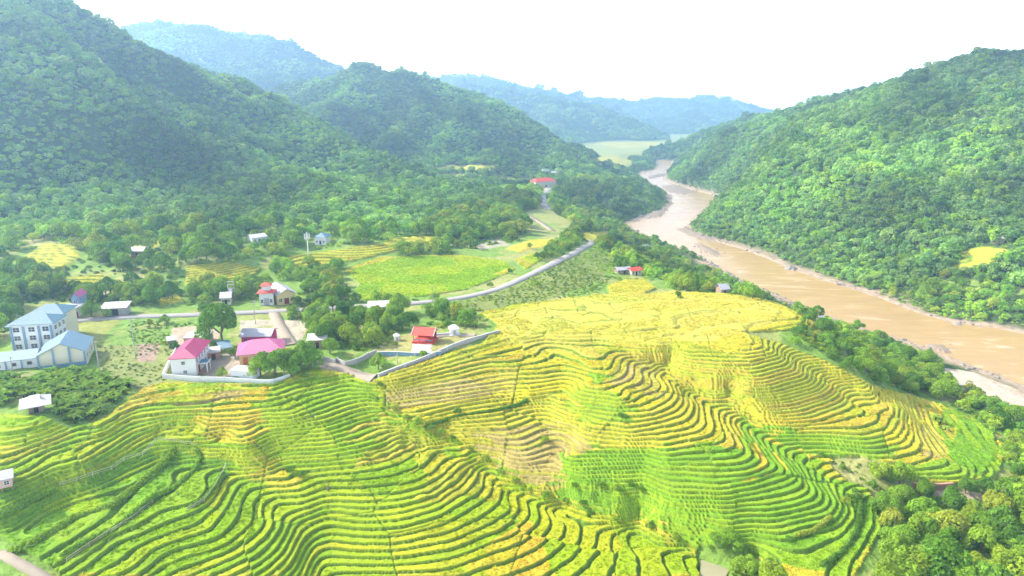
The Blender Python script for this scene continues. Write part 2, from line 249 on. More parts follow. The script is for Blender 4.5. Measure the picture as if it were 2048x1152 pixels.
COLZ = [    # crop colours: outline, colours to pick a plot's from
 ("yel", TERR),
 ("plat", PL("960,640 1110,604 1190,592 1350,586 1450,590 1560,607 1600,640 1480,668 1400,690 1250,690 1180,720 1000,690")),
 ("lime", PL("-60,832 92,838 205,846 300,790 330,770 440,772 560,772 645,742 738,770 760,800 830,848 880,872 960,915 1060,985 1130,1008 1280,1052 1400,1105 1400,1160 -60,1160")),
 ("yel", PL("-60,905 60,905 150,868 130,890 60,925 -60,950")), ("yel", PL("215,850 290,785 325,772 345,790 280,830 240,850")), ("tan", PL("360,790 480,776 500,792 440,805 380,812")),
 ("gold", PL("400,840 470,795 520,770 530,800 518,850 525,900 470,900 410,890")), ("yel", PL("520,920 600,940 590,985 530,985 505,950")),
 ("mott", PL("745,835 800,850 880,885 960,940 1000,965 985,1000 900,1005 830,1010 850,960 800,920 720,940 750,885 700,890")),
 ("gold", PL("950,1095 1010,1060 1055,1045 1085,1075 1110,1100 1100,1160 960,1160")), ("limy", PL("640,985 850,1000 950,1060 960,1100 900,1160 650,1160")), ("limy", PL("985,965 1130,1010 1280,1055 1400,1110 1395,1160 1110,1160 1080,1060 1000,1010")),
 ("tan", PL("760,795 860,775 980,755 1060,770 1050,800 980,800 860,815 790,830")), ("tan", PL("960,865 1080,850 1160,870 1190,895 1130,905 1130,960 1090,985 1020,950 970,900")), ("bright", PL("855,835 1000,795 1055,790 1055,805 990,818 870,845")), ("bright", PL("1010,780 1110,760 1170,755 1165,775 1060,795 1010,785")),
 ("green", PL("1120,915 1170,898 1310,900 1320,960 1290,1050 1190,1025 1130,1000 1110,960")), ("dgreen", PL("1115,785 1165,776 1240,792 1270,850 1180,848 1135,815")), ("tan", PL("1255,725 1310,745 1335,780 1300,800 1240,775 1215,770")), ("green", PL("1180,755 1222,758 1218,768 1180,770")),
 ("green", PL("1320,895 1440,890 1490,910 1460,820 1445,812 1530,880 1590,905 1640,930 1690,965 1745,990 1762,1060 1705,1160 1400,1100 1300,1040 1300,905")), ("gold", PL("1508,895 1528,892 1562,944 1530,965 1505,968 1535,942")),
 ("gold", PL("1455,805 1520,835 1620,840 1690,835 1690,862 1600,866 1520,850")), ("green", PL("1520,860 1680,872 1790,880 1770,925 1650,915 1590,905")), ("green", PL("1800,945 1880,925 1895,850 1870,815 1960,850 2012,900 1990,960 1900,973 1830,968")), ("bright", PL("1770,870 1840,840 1880,850 1860,895 1790,910")), ("tan", PL("1852,855 1885,850 1890,925 1840,925")),
 ("green", PL("-60,985 120,985 312,892 460,934 380,1030 120,1160 -60,1160")), ("bright2", PL("210,975 290,925 322,895 338,900 325,935 270,978")), ("bright2", PL("96,1022 140,985 220,990 200,1010 140,1036")),
 ("lime", FIELDS[2]), ("limy", FIELDS[4]), ("yel", FIELDS[3])]
PAL = {'yel': [(0.368, 0.344, 0.024), (0.400, 0.352, 0.028), (0.320, 0.336, 0.024), (0.368, 0.304, 0.032)], 'lime': [(.215, .325, .009), (.255, .34, .010), (.185, .305, .008), (.29, .345, .012)], 'limy': [(.285, .35, .011), (.245, .34, .010), (.325, .35, .014)],
       'gold': [(.43, .345, .024), (.42, .32, .026), (.38, .34, .022)], 'tan': [(.35, .32, .045), (.36, .29, .08), (.34, .32, .04), (.38, .34, .04)], 'mott': [(0.360, 0.344, 0.024), (0.320, 0.336, 0.024), (0.400, 0.336, 0.040)],
       'green': [(0.160, 0.304, 0.014), (0.200, 0.320, 0.014), (0.144, 0.280, 0.014)], 'dgreen': [(.20, .33, .018), (.27, .35, .018), (.33, .35, .025)], 'plat': [(0.400, 0.360, 0.048), (0.416, 0.368, 0.056), (0.384, 0.360, 0.048), (0.360, 0.360, 0.048)], 'bright': [(0.480, 0.416, 0.016), (0.448, 0.384, 0.024)], 'bright2': [(0.264, 0.376, 0.008), (0.240, 0.360, 0.010)]}
PATCH = [   # bare or grassed ground: colour, outline
 ((0.328, 0.281, 0.211), PL("403,757 413,720 440,708 500,700 505,735 455,762")), ((0.406, 0.328, 0.226), PL("345,655 420,650 440,668 430,690 370,688 340,690")), ((0.390, 0.343, 0.250), PL("480,640 560,640 620,640 600,690 560,690 545,650 480,660")),
 ((0.296, 0.281, 0.094), PL("745,700 825,662 900,672 960,675 930,695 870,700 800,712 745,730 735,712")), ((0.452, 0.421, 0.374), PL("826,686 865,688 860,712 822,708")), ((0.257, 0.281, 0.062), PL("118,640 245,638 220,660 190,688 165,690 120,660")), ((0.22, 0.25, 0.075), PL("190,690 270,690 345,695 330,765 280,780 205,760")),
 ((0.429, 0.351, 0.250), PL("0,1078 95,1027 142,1038 90,1080 30,1092")), ((0.406, 0.328, 0.257), PL("640,712 700,735 752,750 742,770 690,748 640,736")), ((0.328, 0.234, 0.172), PL("275,690 322,685 310,722 276,724")), ((0.281, 0.281, 0.109), PL("0,990 40,975 60,1000 30,1040 0,1045")),
 ((0.429, 0.343, 0.234), PL("1830,972 1900,975 1990,990 1970,1000 1840,990")), ((0.468, 0.390, 0.296), PL("1885,735 1950,745 2048,785 2100,820 2100,850 2048,820 1960,790 1900,770")), ((0.468, 0.406, 0.328), PL("1800,632 1900,646 1990,652 2060,665 2060,672 1900,645")), ((0.187, 0.226, 0.055), PL("850,612 940,600 1050,560 1170,500 1240,500 1200,560 1100,600 950,625")),
 ((0.390, 0.343, 0.281), PL("1240,500 1290,490 1300,500 1250,510")), ((0.351, 0.328, 0.234), PL("940,485 1000,478 1020,490 960,500"))]
def crop_colour(px, py, cid, k):
    col = np.zeros(px.shape+(3,)); zone = np.zeros(px.shape, int)-1; hk = hash2(k.astype(np.int64), (cid*997).astype(np.int64), 13)
    px = px+52*(hk-.5); py = py+16*(hash2(k.astype(np.int64), (cid*997).astype(np.int64), 14)-.5)
    for i, (nm, poly) in enumerate(COLZ):
        m = inpoly(px, py, poly); zone[m] = i
    for i, (nm, poly) in enumerate(COLZ):
        m = zone == i
        if not m.any(): continue
        pal = np.array(PAL[nm]); c9 = (cid[m]*9973).astype(np.int64); h = np.clip(.62*hash2(c9, c9*0+5, 3)+.38*hash2(c9, k[m].astype(np.int64), 3), 0, .999)
        col[m] = pal[np.minimum((h*len(pal)).astype(int), len(pal)-1)]
    zn = np.array([nm for nm, _ in COLZ]+['']); return col, zn[zone]
ROADS = [   # name, metres wide, colour, points
 ('road', 5.2, "-60,660 60,648 130,644 205,638 260,634 330,633 400,630 470,627 545,624 620,619 700,614 780,610 850,606 930,596 1000,578 1060,551 1120,521 1160,500 1182,490 1186,484 1170,478"), ('lane', 4.5, "548,626 556,645 568,665 585,690"),
 ('lane', 5.0, "1105,462 1085,448 1062,434 1046,426"), ('road', 9.0, "1105,372 1096,380 1088,395 1090,412 1100,420"), ('lane', 4.5, "640,722 690,738 748,756"), ('path', 2.2, "-20,1112 40,1130 75,1146 100,1165"), ('lane', 3.5, "870,675 910,668 950,672")]
TMASK = None
def ground(x, y, detail=True):
    """height, ground colour and kind of the near land"""
    z0 = bil(GZ, x, y); mt = bil(GM, x, y); sd = bil(GS, x, y)
    px, py = project(x, y, z0)
    ter = inpoly(px, py, TERR) & (sd > 15); wide = inpoly(px, py, WIDE) & ter
    fld = np.zeros(x.shape, bool)
    for p in FIELDS: fld |= inpoly(px, py, p)
    fld &= (mt < 22) & (y < 700); crop = ter | fld
    e, cid = voro(x+3*vnoise(x/9, y/9, 4), y+3*vnoise(x/9, y/9, 5), 30, 19, 11)
    L = -z0/STEP
    wob = 0.09*(vnoise(x/1.7, y/1.7, 23)-.5)+0.24*(vnoise(x/7, y/7, 21)-.5)+0.5*(vnoise(x/22, y/22, 22)-.5)
    L = L+np.where(wide, wob*.25, np.where(ter, wob+0.55*(cid-.5), wob*.6))
    plat = sst(3.0, 1.2, -z0/LSTEP)*ter if False else np.clip((3.0+z0/LSTEP)/2, 0, 1)*ter
    L = np.where(ter & ~wide, L-plat*.6*(wob+0.55*(cid-.5)), L)
    flatf = fld & (inpoly(px, py, FIELDS[2]) | inpoly(px, py, FIELDS[3]) | inpoly(px, py, FIELDS[4])); L = np.where(flatf, np.floor(cid*3)+.5, L)
    k = np.floor(L); f = L-k
    e3, _c3 = voro(x+2*vnoise(x/8, y/8, 6), y+2*vnoise(x/8, y/8, 7), 15, 10, 15)
    gap = np.where(wide, 9.0, np.where(plat > .5, np.minimum(e+.3, e3+.1*(plat < .6)), e)); gap = np.where(flatf, e3*1.3, gap)
    h2 = hash2((cid*9973).astype(np.int64), k.astype(np.int64), 8)
    col, zn = crop_colour(px, py, cid, k)
    none = crop & (col.sum(-1) == 0); col[none] = (.36, .34, .03)
    hr = np.where(zn == 'tan', 0.12+0.3*h2, 0.42+0.22*h2)
    can = sst(.09, .17, f)*(1-sst(.975, 1.0, f))*sst(.05, .4, gap+1.2*(cid > .6))
    can = np.where(plat > .6, sst(.05, .4, gap), can)
    mott = (zn == 'mott')
    tuft = vnoise(x*1.1, y*1.1, 31)*.6+vnoise(x*2.3, y*2.3, 32)*.4
    zt = -STEP*k+STEP*(1-sst(0, .10, f))+can*(hr+.35*(tuft-.5)+np.where(mott, (vnoise(x/2.2, y/2.2, 33)-.5)*.8, 0))
    zt = np.where(flatf, z0+can*(.4+.2*tuft), zt)
    grass = (vnoise(x/3, y/3, 41)-.5)*.5+(tuft-.5)*.4
    z = np.where(crop, zt, np.where(sd > 2, z0+grass, z0))
    # colours
    face = np.clip((1-can)+.7*sst(.94, .99, f), 0, 1)
    weed = np.where((zn == 'tan')[:, None], np.array([.20, .17, .06]), np.array([.105, .185, .018]))*(0.7+.6*tuft)[:, None]
    weed = np.where(((zn == 'dgreen') & (f < .16))[:, None], np.array([.13, .19, .02]), weed)
    col = col*(.82+.36*tuft)[:, None]*(.9+.2*vnoise(x/5, y/5, 51))[:, None]
    ccol = col*(1-face[:, None])+weed*face[:, None]
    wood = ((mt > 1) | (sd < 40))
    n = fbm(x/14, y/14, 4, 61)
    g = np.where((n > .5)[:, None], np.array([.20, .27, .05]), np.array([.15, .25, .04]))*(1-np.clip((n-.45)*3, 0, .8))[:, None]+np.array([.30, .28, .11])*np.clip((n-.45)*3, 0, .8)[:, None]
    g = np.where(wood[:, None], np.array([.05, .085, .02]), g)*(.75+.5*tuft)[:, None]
    for c, p in PATCH:
        m = inpoly(px, py, p); g[m] = np.array(c)*(.8+.3*tuft[m]+.2*(n[m]-.5))[:, None]
    sand = np.clip(1-(sd-3+16*(n-.5))/9, 0, 1)[:, None]*np.ones(3)
    g = g*(1-sand)+np.array([.34, .26, .18])*(.6+.7*tuft)[:, None]*sand
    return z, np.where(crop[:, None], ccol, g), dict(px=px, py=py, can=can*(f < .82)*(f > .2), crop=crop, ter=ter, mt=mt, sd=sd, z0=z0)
def height(x, y):
    x = np.atleast_1d(np.asarray(x, float)); y = np.atleast_1d(np.asarray(y, float))
    z = np.empty(x.shape); near = (np.abs(x) < 455) & (y < 555) & (y > 62)
    if near.any(): z[near] = ground(x[near], y[near])[0]
    if (~near).any(): z[~near] = base(x[~near], y[~near])[0]
    return z
def zbase(x, y):
    x = np.atleast_1d(np.asarray(x, float)); y = np.atleast_1d(np.asarray(y, float))
    z = np.empty(x.shape); near = (np.abs(x) < 455) & (y < 555) & (y > 62)
    if near.any(): z[near] = bil(GZ, x[near], y[near])
    if (~near).any(): z[~near] = base(x[~near], y[~near])[0]
    return z
def G(px, py):
    """the ground point that the photo shows at this pixel"""
    d = ray(px, py); t = np.exp(np.linspace(math.log(90), math.log(2600), 900))
    x, y, zz = d[0]*t, d[1]*t, CAM_Z+d[2]*t
    zb = zbase(x, y); i = np.nonzero(zz < zb)[0]
    if len(i) == 0: return np.array([x[-1], y[-1], zb[-1]])
    i = max(i[0], 1); a, b = t[i-1], t[i]
    for _ in range(14):
        m = .5*(a+b); p = d*m+np.array([0, 0, CAM_Z])
        if p[2] < zbase(p[0], p[1])[0]: b = m
        else: a = m
    p = d*b; return np.array([p[0], p[1], zbase(p[0], p[1])[0]])
def on(px, py):
    p = G(px, py); return np.array([p[0], p[1], float(height(p[0], p[1])[0])])

# ------------------------------------------------------------------ materials
def nodes_of(name):
    m = bpy.data.materials.new(name); m.use_nodes = True; nt = m.node_tree; nt.nodes.clear()
    out = nt.nodes.new('ShaderNodeOutputMaterial'); return m, nt, out
def N(nt, t, **kw):
    n = nt.nodes.new(t)
    for k, v in kw.items():
        if k == 'op': n.operation = v
        elif k == 'blend': n.blend_type = v
        else: n.inputs[k].default_value = v
    return n
def mixc(nt, a, b, fac, blend='MIX'):
    n = nt.nodes.new('ShaderNodeMix'); n.data_type = 'RGBA'; n.blend_type = blend
    for s, v in ((n.inputs[0], fac), (n.inputs[6], a), (n.inputs[7], b)):
        if hasattr(v, 'links') or hasattr(v, 'is_linked'): nt.links.new(v, s)
        elif isinstance(v, (int, float)): s.default_value = v
        else: s.default_value = tuple(v)+(1,) if len(v) == 3 else v
    return n.outputs[2]
def surf(name, col, rough=.7, noise=.25, nscale=1.5, spec=.3, metal=0, stripes=0, bump=0.0):
    m, nt, out = nodes_of(name); b = N(nt, 'ShaderNodeBsdfPrincipled', Roughness=rough, Metallic=metal)
    b.inputs['Specular IOR Level'].default_value = spec
    tc = nt.nodes.new('ShaderNodeTexCoord'); nz = N(nt, 'ShaderNodeTexNoise', Scale=nscale, Detail=6.0, Roughness=.65); nt.links.new(tc.outputs['Object'], nz.inputs['Vector'])
    c = mixc(nt, tuple(v*(1-noise) for v in col), tuple(min(1, v*(1+noise)) for v in col), nz.outputs[0])
    if stripes:
        w = N(nt, 'ShaderNodeTexWave', Scale=stripes, Distortion=0.0); nt.links.new(tc.outputs['Object'], w.inputs['Vector'])
        c = mixc(nt, c, tuple(v*.8 for v in col), w.outputs[1])
        bp = N(nt, 'ShaderNodeBump', Strength=.5, Distance=.06); nt.links.new(w.outputs[1], bp.inputs['Height']); nt.links.new(bp.outputs[0], b.inputs['Normal'])
    elif bump:
        bp = N(nt, 'ShaderNodeBump', Strength=bump, Distance=.1); nt.links.new(nz.outputs[0], bp.inputs['Height']); nt.links.new(bp.outputs[0], b.inputs['Normal'])
    nt.links.new(c, b.inputs['Base Color']); nt.links.new(b.outputs[0], out.inputs[0]); return m
def land_mat(name, bscale, bdist):
    m, nt, out = nodes_of(name); at = nt.nodes.new('ShaderNodeAttribute'); at.attribute_name = 'Col'
    tc = nt.nodes.new('ShaderNodeTexCoord'); nz = N(nt, 'ShaderNodeTexNoise', Scale=bscale, Detail=5.0, Roughness=.7); nt.links.new(tc.outputs['Object'], nz.inputs['Vector'])
    rmp = nt.nodes.new('ShaderNodeMapRange'); rmp.inputs[1].default_value = .3; rmp.inputs[2].default_value = .7; rmp.inputs[3].default_value = .72; rmp.inputs[4].default_value = 1.22
    nt.links.new(nz.outputs[0], rmp.inputs[0])
    v = nt.nodes.new('ShaderNodeVectorMath'); v.operation = 'SCALE'; nt.links.new(at.outputs['Color'], v.inputs[0]); nt.links.new(rmp.outputs[0], v.inputs['Scale'])
    b = N(nt, 'ShaderNodeBsdfPrincipled', Roughness=.85); b.inputs['Specular IOR Level'].default_value = .12
    bp = N(nt, 'ShaderNodeBump', Strength=.7, Distance=bdist); nt.links.new(nz.outputs[0], bp.inputs['Height']); nt.links.new(bp.outputs[0], b.inputs['Normal'])
    nt.links.new(v.outputs[0], b.inputs['Base Color']); nt.links.new(b.outputs[0], out.inputs[0]); return m
def leaf_mat(name, c1, c2, c3, tr=.34):
    m, nt, out = nodes_of(name); oi = nt.nodes.new('ShaderNodeObjectInfo'); at = nt.nodes.new('ShaderNodeAttribute'); at.attribute_name = 'tone'
    r = nt.nodes.new('ShaderNodeValToRGB'); e = r.color_ramp.elements; e[0].color = c1+(1,); e[1].color = c3+(1,); mid = e.new(.5); mid.color = c2+(1,)
    nt.links.new(oi.outputs['Random'], r.inputs[0])
    ti = nt.nodes.new('ShaderNodeAttribute'); ti.attribute_name = 'lit_tint'; ti.attribute_type = 'INSTANCER'; t1 = N(nt, 'ShaderNodeMath', op='ADD'); t1.inputs[1].default_value = 1.0; nt.links.new(ti.outputs['Fac'], t1.inputs[0]); t2 = N(nt, 'ShaderNodeMath', op='MULTIPLY'); nt.links.new(t1.outputs[0], t2.inputs[0]); nt.links.new(at.outputs['Fac'], t2.inputs[1])  # leaf colour scaled by the painted sunlit and paler patches
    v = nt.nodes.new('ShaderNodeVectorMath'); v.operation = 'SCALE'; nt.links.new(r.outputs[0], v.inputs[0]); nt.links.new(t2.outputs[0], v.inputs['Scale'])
    d = N(nt, 'ShaderNodeBsdfDiffuse', Roughness=.5); t = nt.nodes.new('ShaderNodeBsdfTranslucent'); mx = N(nt, 'ShaderNodeMixShader', Fac=tr)
    nt.links.new(v.outputs[0], d.inputs[0]); nt.links.new(v.outputs[0], t.inputs[0]); nt.links.new(d.outputs[0], mx.inputs[1]); nt.links.new(t.outputs[0], mx.inputs[2]); nt.links.new(mx.outputs[0], out.inputs[0]); return m
M = {}
M['land'] = land_mat('rice_and_ground', 2.2, .25); M['hill'] = land_mat('hill_ground', .35, 1.0)
M['leafA'] = leaf_mat('leaf_dark', (.115, .25, .026), (.17, .31, .032), (.095, .22, .032))
M['leafB'] = leaf_mat('leaf_mid', (.22, .39, .036), (.28, .42, .04), (.17, .34, .04))
M['leafC'] = leaf_mat('leaf_yellow', (.30, .40, .04), (.28, .40, .035), (.36, .40, .05))
M['leafD'] = leaf_mat('leaf_forest', (.15, .29, .07), (.21, .36, .08), (.28, .40, .095), .42)
M['banana'] = leaf_mat('banana_leaf', (.20, .36, .04), (.28, .40, .05), (.15, .31, .04))
M['bark'] = surf('bark', (.20, .16, .12), .9, .35, 4, .1)
M['white'] = surf('white_plaster', (.62, .62, .62), .8, .06, .8, .2); M['cream'] = surf('cream_plaster', (.56, .53, .40), .8, .08, .8, .2); M['grey'] = surf('grey_concrete', (.33, .32, .31), .85, .2, 1.2, .2, bump=.3)
M['pinkroof'] = surf('magenta_sheet_roof', (.36, .008, .105), .55, .2, .8, .5, stripes=6); M['palepink'] = surf('faded_pink_roof', (.50, .085, .23), .55, .25, .8, .4, stripes=6); M['blueroof'] = surf('blue_sheet_roof', (.11, .22, .31), .45, .22, .6, .5, stripes=6)
M['tealroof'] = surf('teal_sheet_roof', (.06, .17, .24), .5, .1, .6, .4, stripes=6); M['redroof'] = surf('red_tile_roof', (.62, .07, .045), .6, .15, 1.2, .3, stripes=4); M['greyroof'] = surf('grey_sheet_roof', (.38, .37, .43), .5, .25, .8, .4, stripes=6); M['paleroof'] = surf('pale_sheet_roof', (.52, .50, .49), .5, .25, .8, .4, stripes=6)
M['magenta'] = surf('magenta_wall', (.50, .03, .16), .7, .1, 1, .2); M['orange'] = surf('orange_wall', (.60, .38, .20), .8, .1, 1, .2); M['pinkwall'] = surf('pink_wall', (.58, .36, .34), .8, .1, 1, .2); M['brick'] = surf('brick_wall', (.36, .20, .14), .9, .3, 3, .1); M['darkred'] = surf('dark_red_timber', (.22, .025, .03), .6, .15, 2, .3)
M['bluegrey'] = surf('blue_grey_plinth', (.17, .27, .38), .8, .1, 1, .2); M['glass'] = surf('window_glass', (.035, .045, .055), .15, .2, 2, .6); M['trim'] = surf('pale_trim', (.55, .55, .55), .6, .06, 2, .3); M['dark'] = surf('dark_interior', (.03, .028, .03), .9, .2, 1, .1)
M['wood'] = surf('weathered_timber', (.26, .19, .13), .9, .3, 3, .1); M['bamboo'] = surf('grey_bamboo', (.42, .38, .28), .8, .25, 3, .2); M['tarp'] = surf('blue_tarpaulin', (.03, .10, .40), .5, .15, 2, .4); M['ochre'] = surf('ochre_plaster', (.62, .50, .22), .8, .1, 1, .2); M['door'] = surf('orange_door', (.45, .13, .03), .6, .15, 2, .3)
M['car'] = surf('blue_black_paint', (.015, .03, .09), .25, .1, 1, .6); M['tyre'] = surf('tyre_rubber', (.02, .02, .02), .9, .1, 2, .1); M['steel'] = surf('galvanised_steel', (.45, .46, .47), .45, .12, 3, .5, metal=.6); M['redwhite'] = surf('pale_mast_paint', (.66, .62, .60), .6, .1, 2, .3)
M['road'] = surf('concrete_road', (.28, .265, .25), .9, .15, .35, .15, bump=.2); M['dirt'] = surf('dirt_lane', (.31, .26, .20), .95, .2, .6, .05, bump=.3)
def water(name, col, rough, sc):
    m, nt, out = nodes_of(name); b = N(nt, 'ShaderNodeBsdfPrincipled', Roughness=rough); b.inputs['Specular IOR Level'].default_value = .5
    tc = nt.nodes.new('ShaderNodeTexCoord'); mp = nt.nodes.new('ShaderNodeMapping'); mp.inputs['Rotation'].default_value = (0, 0, .5); mp.inputs['Scale'].default_value = (.6, 1.6, 1); nt.links.new(tc.outputs['Object'], mp.inputs[0])
    n1 = N(nt, 'ShaderNodeTexNoise', Scale=.05, Detail=9.0, Roughness=.62, Distortion=1.2); nt.links.new(mp.outputs[0], n1.inputs['Vector'])
    n2 = N(nt, 'ShaderNodeTexNoise', Scale=sc, Detail=4.0); nt.links.new(mp.outputs[0], n2.inputs['Vector'])
    c = mixc(nt, tuple(v*.72 for v in col), tuple(min(1, v*1.35) for v in col), n1.outputs[0])
    foam = nt.nodes.new('ShaderNodeMapRange'); foam.inputs[1].default_value = .57; foam.inputs[2].default_value = .70; nt.links.new(n1.outputs[0], foam.inputs[0])
    c = mixc(nt, c, (.55, .42, .30), foam.outputs[0])
    bp = N(nt, 'ShaderNodeBump', Strength=.35, Distance=.25); nt.links.new(n2.outputs[0], bp.inputs['Height']); nt.links.new(bp.outputs[0], b.inputs['Normal'])
    nt.links.new(c, b.inputs['Base Color']); nt.links.new(b.outputs[0], out.inputs[0]); return m
M['river'] = water('muddy_river_water', (.39, .245, .10), .2, .8); M['pond'] = water('pond_water', (.27, .25, .15), .35, .6)

# ------------------------------------------------------------------ object helpers
COL = SC.collection
def tag(o, label=None, cat=None, group=None, kind=None):
    if label: o['label'] = label
    if cat: o['category'] = cat
    if group: o['group'] = group
    if kind: o['kind'] = kind
    return o
def empty(name, loc, rz=0, s=1.0):
    o = bpy.data.objects.new(name, None); o.empty_display_size = .5; COL.objects.link(o); o.location = loc; o.rotation_euler = (0, 0, rz); o.scale = (s, s, s); return o
def link(name, me, parent=None):
    o = bpy.data.objects.new(name, me); COL.objects.link(o)
    if parent is not None: o.parent = parent
    return o
def np_mesh(name, V, quads, mats, smooth=False, attr=None, col=None, midx=None):
    me = bpy.data.meshes.new(name); n = len(quads); k = quads.shape[1]
    me.vertices.add(len(V)); me.vertices.foreach_set('co', np.ascontiguousarray(V, np.float32).ravel())
    me.loops.add(n*k); me.loops.foreach_set('vertex_index', np.ascontiguousarray(quads, np.int32).ravel())
    me.polygons.add(n); me.polygons.foreach_set('loop_start', np.arange(0, n*k, k, dtype=np.int32))
    me.polygons.foreach_set('use_smooth', np.full(n, smooth))
    for m in mats: me.materials.append(m)
    if midx is not None: me.polygons.foreach_set('material_index', np.asarray(midx, np.int32))
    if attr is not None:
        a = me.attributes.new('tone', 'FLOAT', 'FACE'); a.data.foreach_set('value', np.asarray(attr, np.float32))
    if col is not None:
        a = me.attributes.new('Col', 'FLOAT_COLOR', 'POINT'); a.data.foreach_set('color', np.hstack([col, np.ones((len(col), 1))]).astype(np.float32).ravel())
    me.update(calc_edges=True); return me
class MB:
    def __init__(s): s.v = []; s.f = []
    def quad(s, a, b, c, d):
        i = len(s.v); s.v += [tuple(a), tuple(b), tuple(c), tuple(d)]; s.f.append((i, i+1, i+2, i+3)); return s
    def poly(s, p):
        i = len(s.v); s.v += [tuple(q) for q in p]; s.f.append(tuple(range(i, i+len(p)))); return s
    def box(s, x0, x1, y0, y1, z0, z1):
        i = len(s.v); s.v += [(x, y, z) for z in (z0, z1) for x, y in ((x0, y0), (x1, y0), (x1, y1), (x0, y1))]
        s.f += [(i, i+3, i+2, i+1), (i+4, i+5, i+6, i+7), (i, i+1, i+5, i+4), (i+1, i+2, i+6, i+5), (i+2, i+3, i+7, i+6), (i+3, i, i+4, i+7)]; return s
    def tube(s, a, b, r0, r1=None, n=7):
        r1 = r0 if r1 is None else r1; a = Vector(a); b = Vector(b); d = (b-a).normalized()
        u = d.orthogonal().normalized(); w = d.cross(u); i = len(s.v)
        for p, r in ((a, r0), (b, r1)):
            for k in range(n):
                t = 2*math.pi*k/n; s.v.append(tuple(p+u*(r*math.cos(t))+w*(r*math.sin(t))))
        for k in range(n): s.f.append((i+k, i+(k+1) % n, i+n+(k+1) % n, i+n+k))
        s.f.append(tuple(range(i+n-1, i-1, -1))); s.f.append(tuple(range(i+n, i+2*n))); return s
    def slab(s, p, t=.12):
        """a thick sheet over the polygon p"""
        n = len(p); i = len(s.v); s.v += [tuple(q) for q in p]+[(q[0], q[1], q[2]-t) for q in p]
        s.f.append(tuple(range(i, i+n))); s.f.append(tuple(range(i+2*n-1, i+n-1, -1)))
        for k in range(n): s.f.append((i+k, i+n+k, i+n+(k+1) % n, i+(k+1) % n))
        return s
    def build(s, name, m, parent=None, smooth=False):
        me = bpy.data.meshes.new(name); me.from_pydata(s.v, [], s.f)
        for q in (m if isinstance(m, (list, tuple)) else [m]): me.materials.append(q)
        if smooth: me.polygons.foreach_set('use_smooth', np.full(len(me.polygons), True))
        me.update(); return link(name, me, parent)

# ------------------------------------------------------------------ the ground
def polar(r0, r1, dr, a0, a1, da):
    r = np.exp(np.arange(math.log(r0), math.log(r1)+dr, dr)); a = np.arange(a0, a1+da, da)
    R, A = np.meshgrid(r, a, indexing='ij'); X = (R*np.sin(A)).ravel(); Y = (R*np.cos(A)).ravel()
    nr, na = R.shape; i = (np.arange(nr-1)[:, None]*na+np.arange(na-1)[None, :]).ravel()
    return X, Y, np.stack([i, i+na, i+na+1, i+1], 1)[:, ::-1], (nr, na)
X, Y, Q, _ = polar(100, 400, .00135, -.80, .80, .0015)
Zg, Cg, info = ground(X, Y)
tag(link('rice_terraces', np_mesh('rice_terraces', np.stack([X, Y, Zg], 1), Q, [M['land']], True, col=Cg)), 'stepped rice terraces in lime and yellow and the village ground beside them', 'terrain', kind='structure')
X2, Y2, Q2, shp2 = polar(396, 7500, .0052, -.84, .84, .0042)
near = Y2 < 540
Z2, M2, S2 = base(X2, Y2)
far_px, far_py = project(X2, Y2, Z2)
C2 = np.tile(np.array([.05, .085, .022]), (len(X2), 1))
vn = fbm(X2/40, Y2/40, 4, 71)
flat = (M2 < 3) & (S2 > 30)
C2[flat] = (np.array([.20, .27, .05])*(1-vn[:, None])+np.array([.30, .29, .10])*vn[:, None])[flat]
for p in FIELDS:
    m = inpoly(far_px, far_py, p) & (M2 < 22); C2[m] = np.array([.34, .33, .05])*(.8+.4*vn[m])[:, None]
for c, p in PATCH:
    m = inpoly(far_px, far_py, p) & (M2 < 8); C2[m] = np.array(c)*(.8+.4*vn[m])[:, None]
sandy = np.clip(1-(S2-2)/12, 0, 1)[:, None]; C2 = C2*(1-sandy)+np.array([.34, .26, .18])*sandy
nn = (np.abs(X2) < 440) & near
if nn.any():
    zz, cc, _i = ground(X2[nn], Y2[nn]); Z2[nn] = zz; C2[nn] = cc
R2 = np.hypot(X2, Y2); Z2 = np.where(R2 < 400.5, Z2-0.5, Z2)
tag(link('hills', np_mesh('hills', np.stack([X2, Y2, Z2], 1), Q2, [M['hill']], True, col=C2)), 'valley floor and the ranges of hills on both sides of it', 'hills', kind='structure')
# apron under and behind the camera
ax, ay = np.meshgrid(np.linspace(-1500, 1500, 61), np.linspace(-700, 330, 42)); ax = ax.ravel(); ay = ay.ravel()
keep = np.hypot(ax, ay)
az = np.where(keep < 92, -30.0, np.where(np.abs(np.arctan2(ax, ay)) < .82, -60.0, -31.0)) 
ii = (np.arange(41)[:, None]*61+np.arange(60)[None, :]).ravel(); AQ = np.stack([ii, ii+1, ii+62, ii+61], 1)
tag(link('ground', np_mesh('ground', np.stack([ax, ay, az], 1), AQ, [M['hill']], True, col=np.tile(np.array([.10, .16, .03]), (len(ax), 1)))), 'grassy ground under and behind the viewpoint', 'ground', kind='structure')
# river
rv = [Vector((p[0], p[1], 0)) for p in RIV]
from mathutils.geometry import tessellate_polygon
rt = tessellate_polygon([rv]); mb = MB(); mb.v = [(p.x, p.y, ZR) for p in rv]; mb.f = [tuple(t) for t in rt]
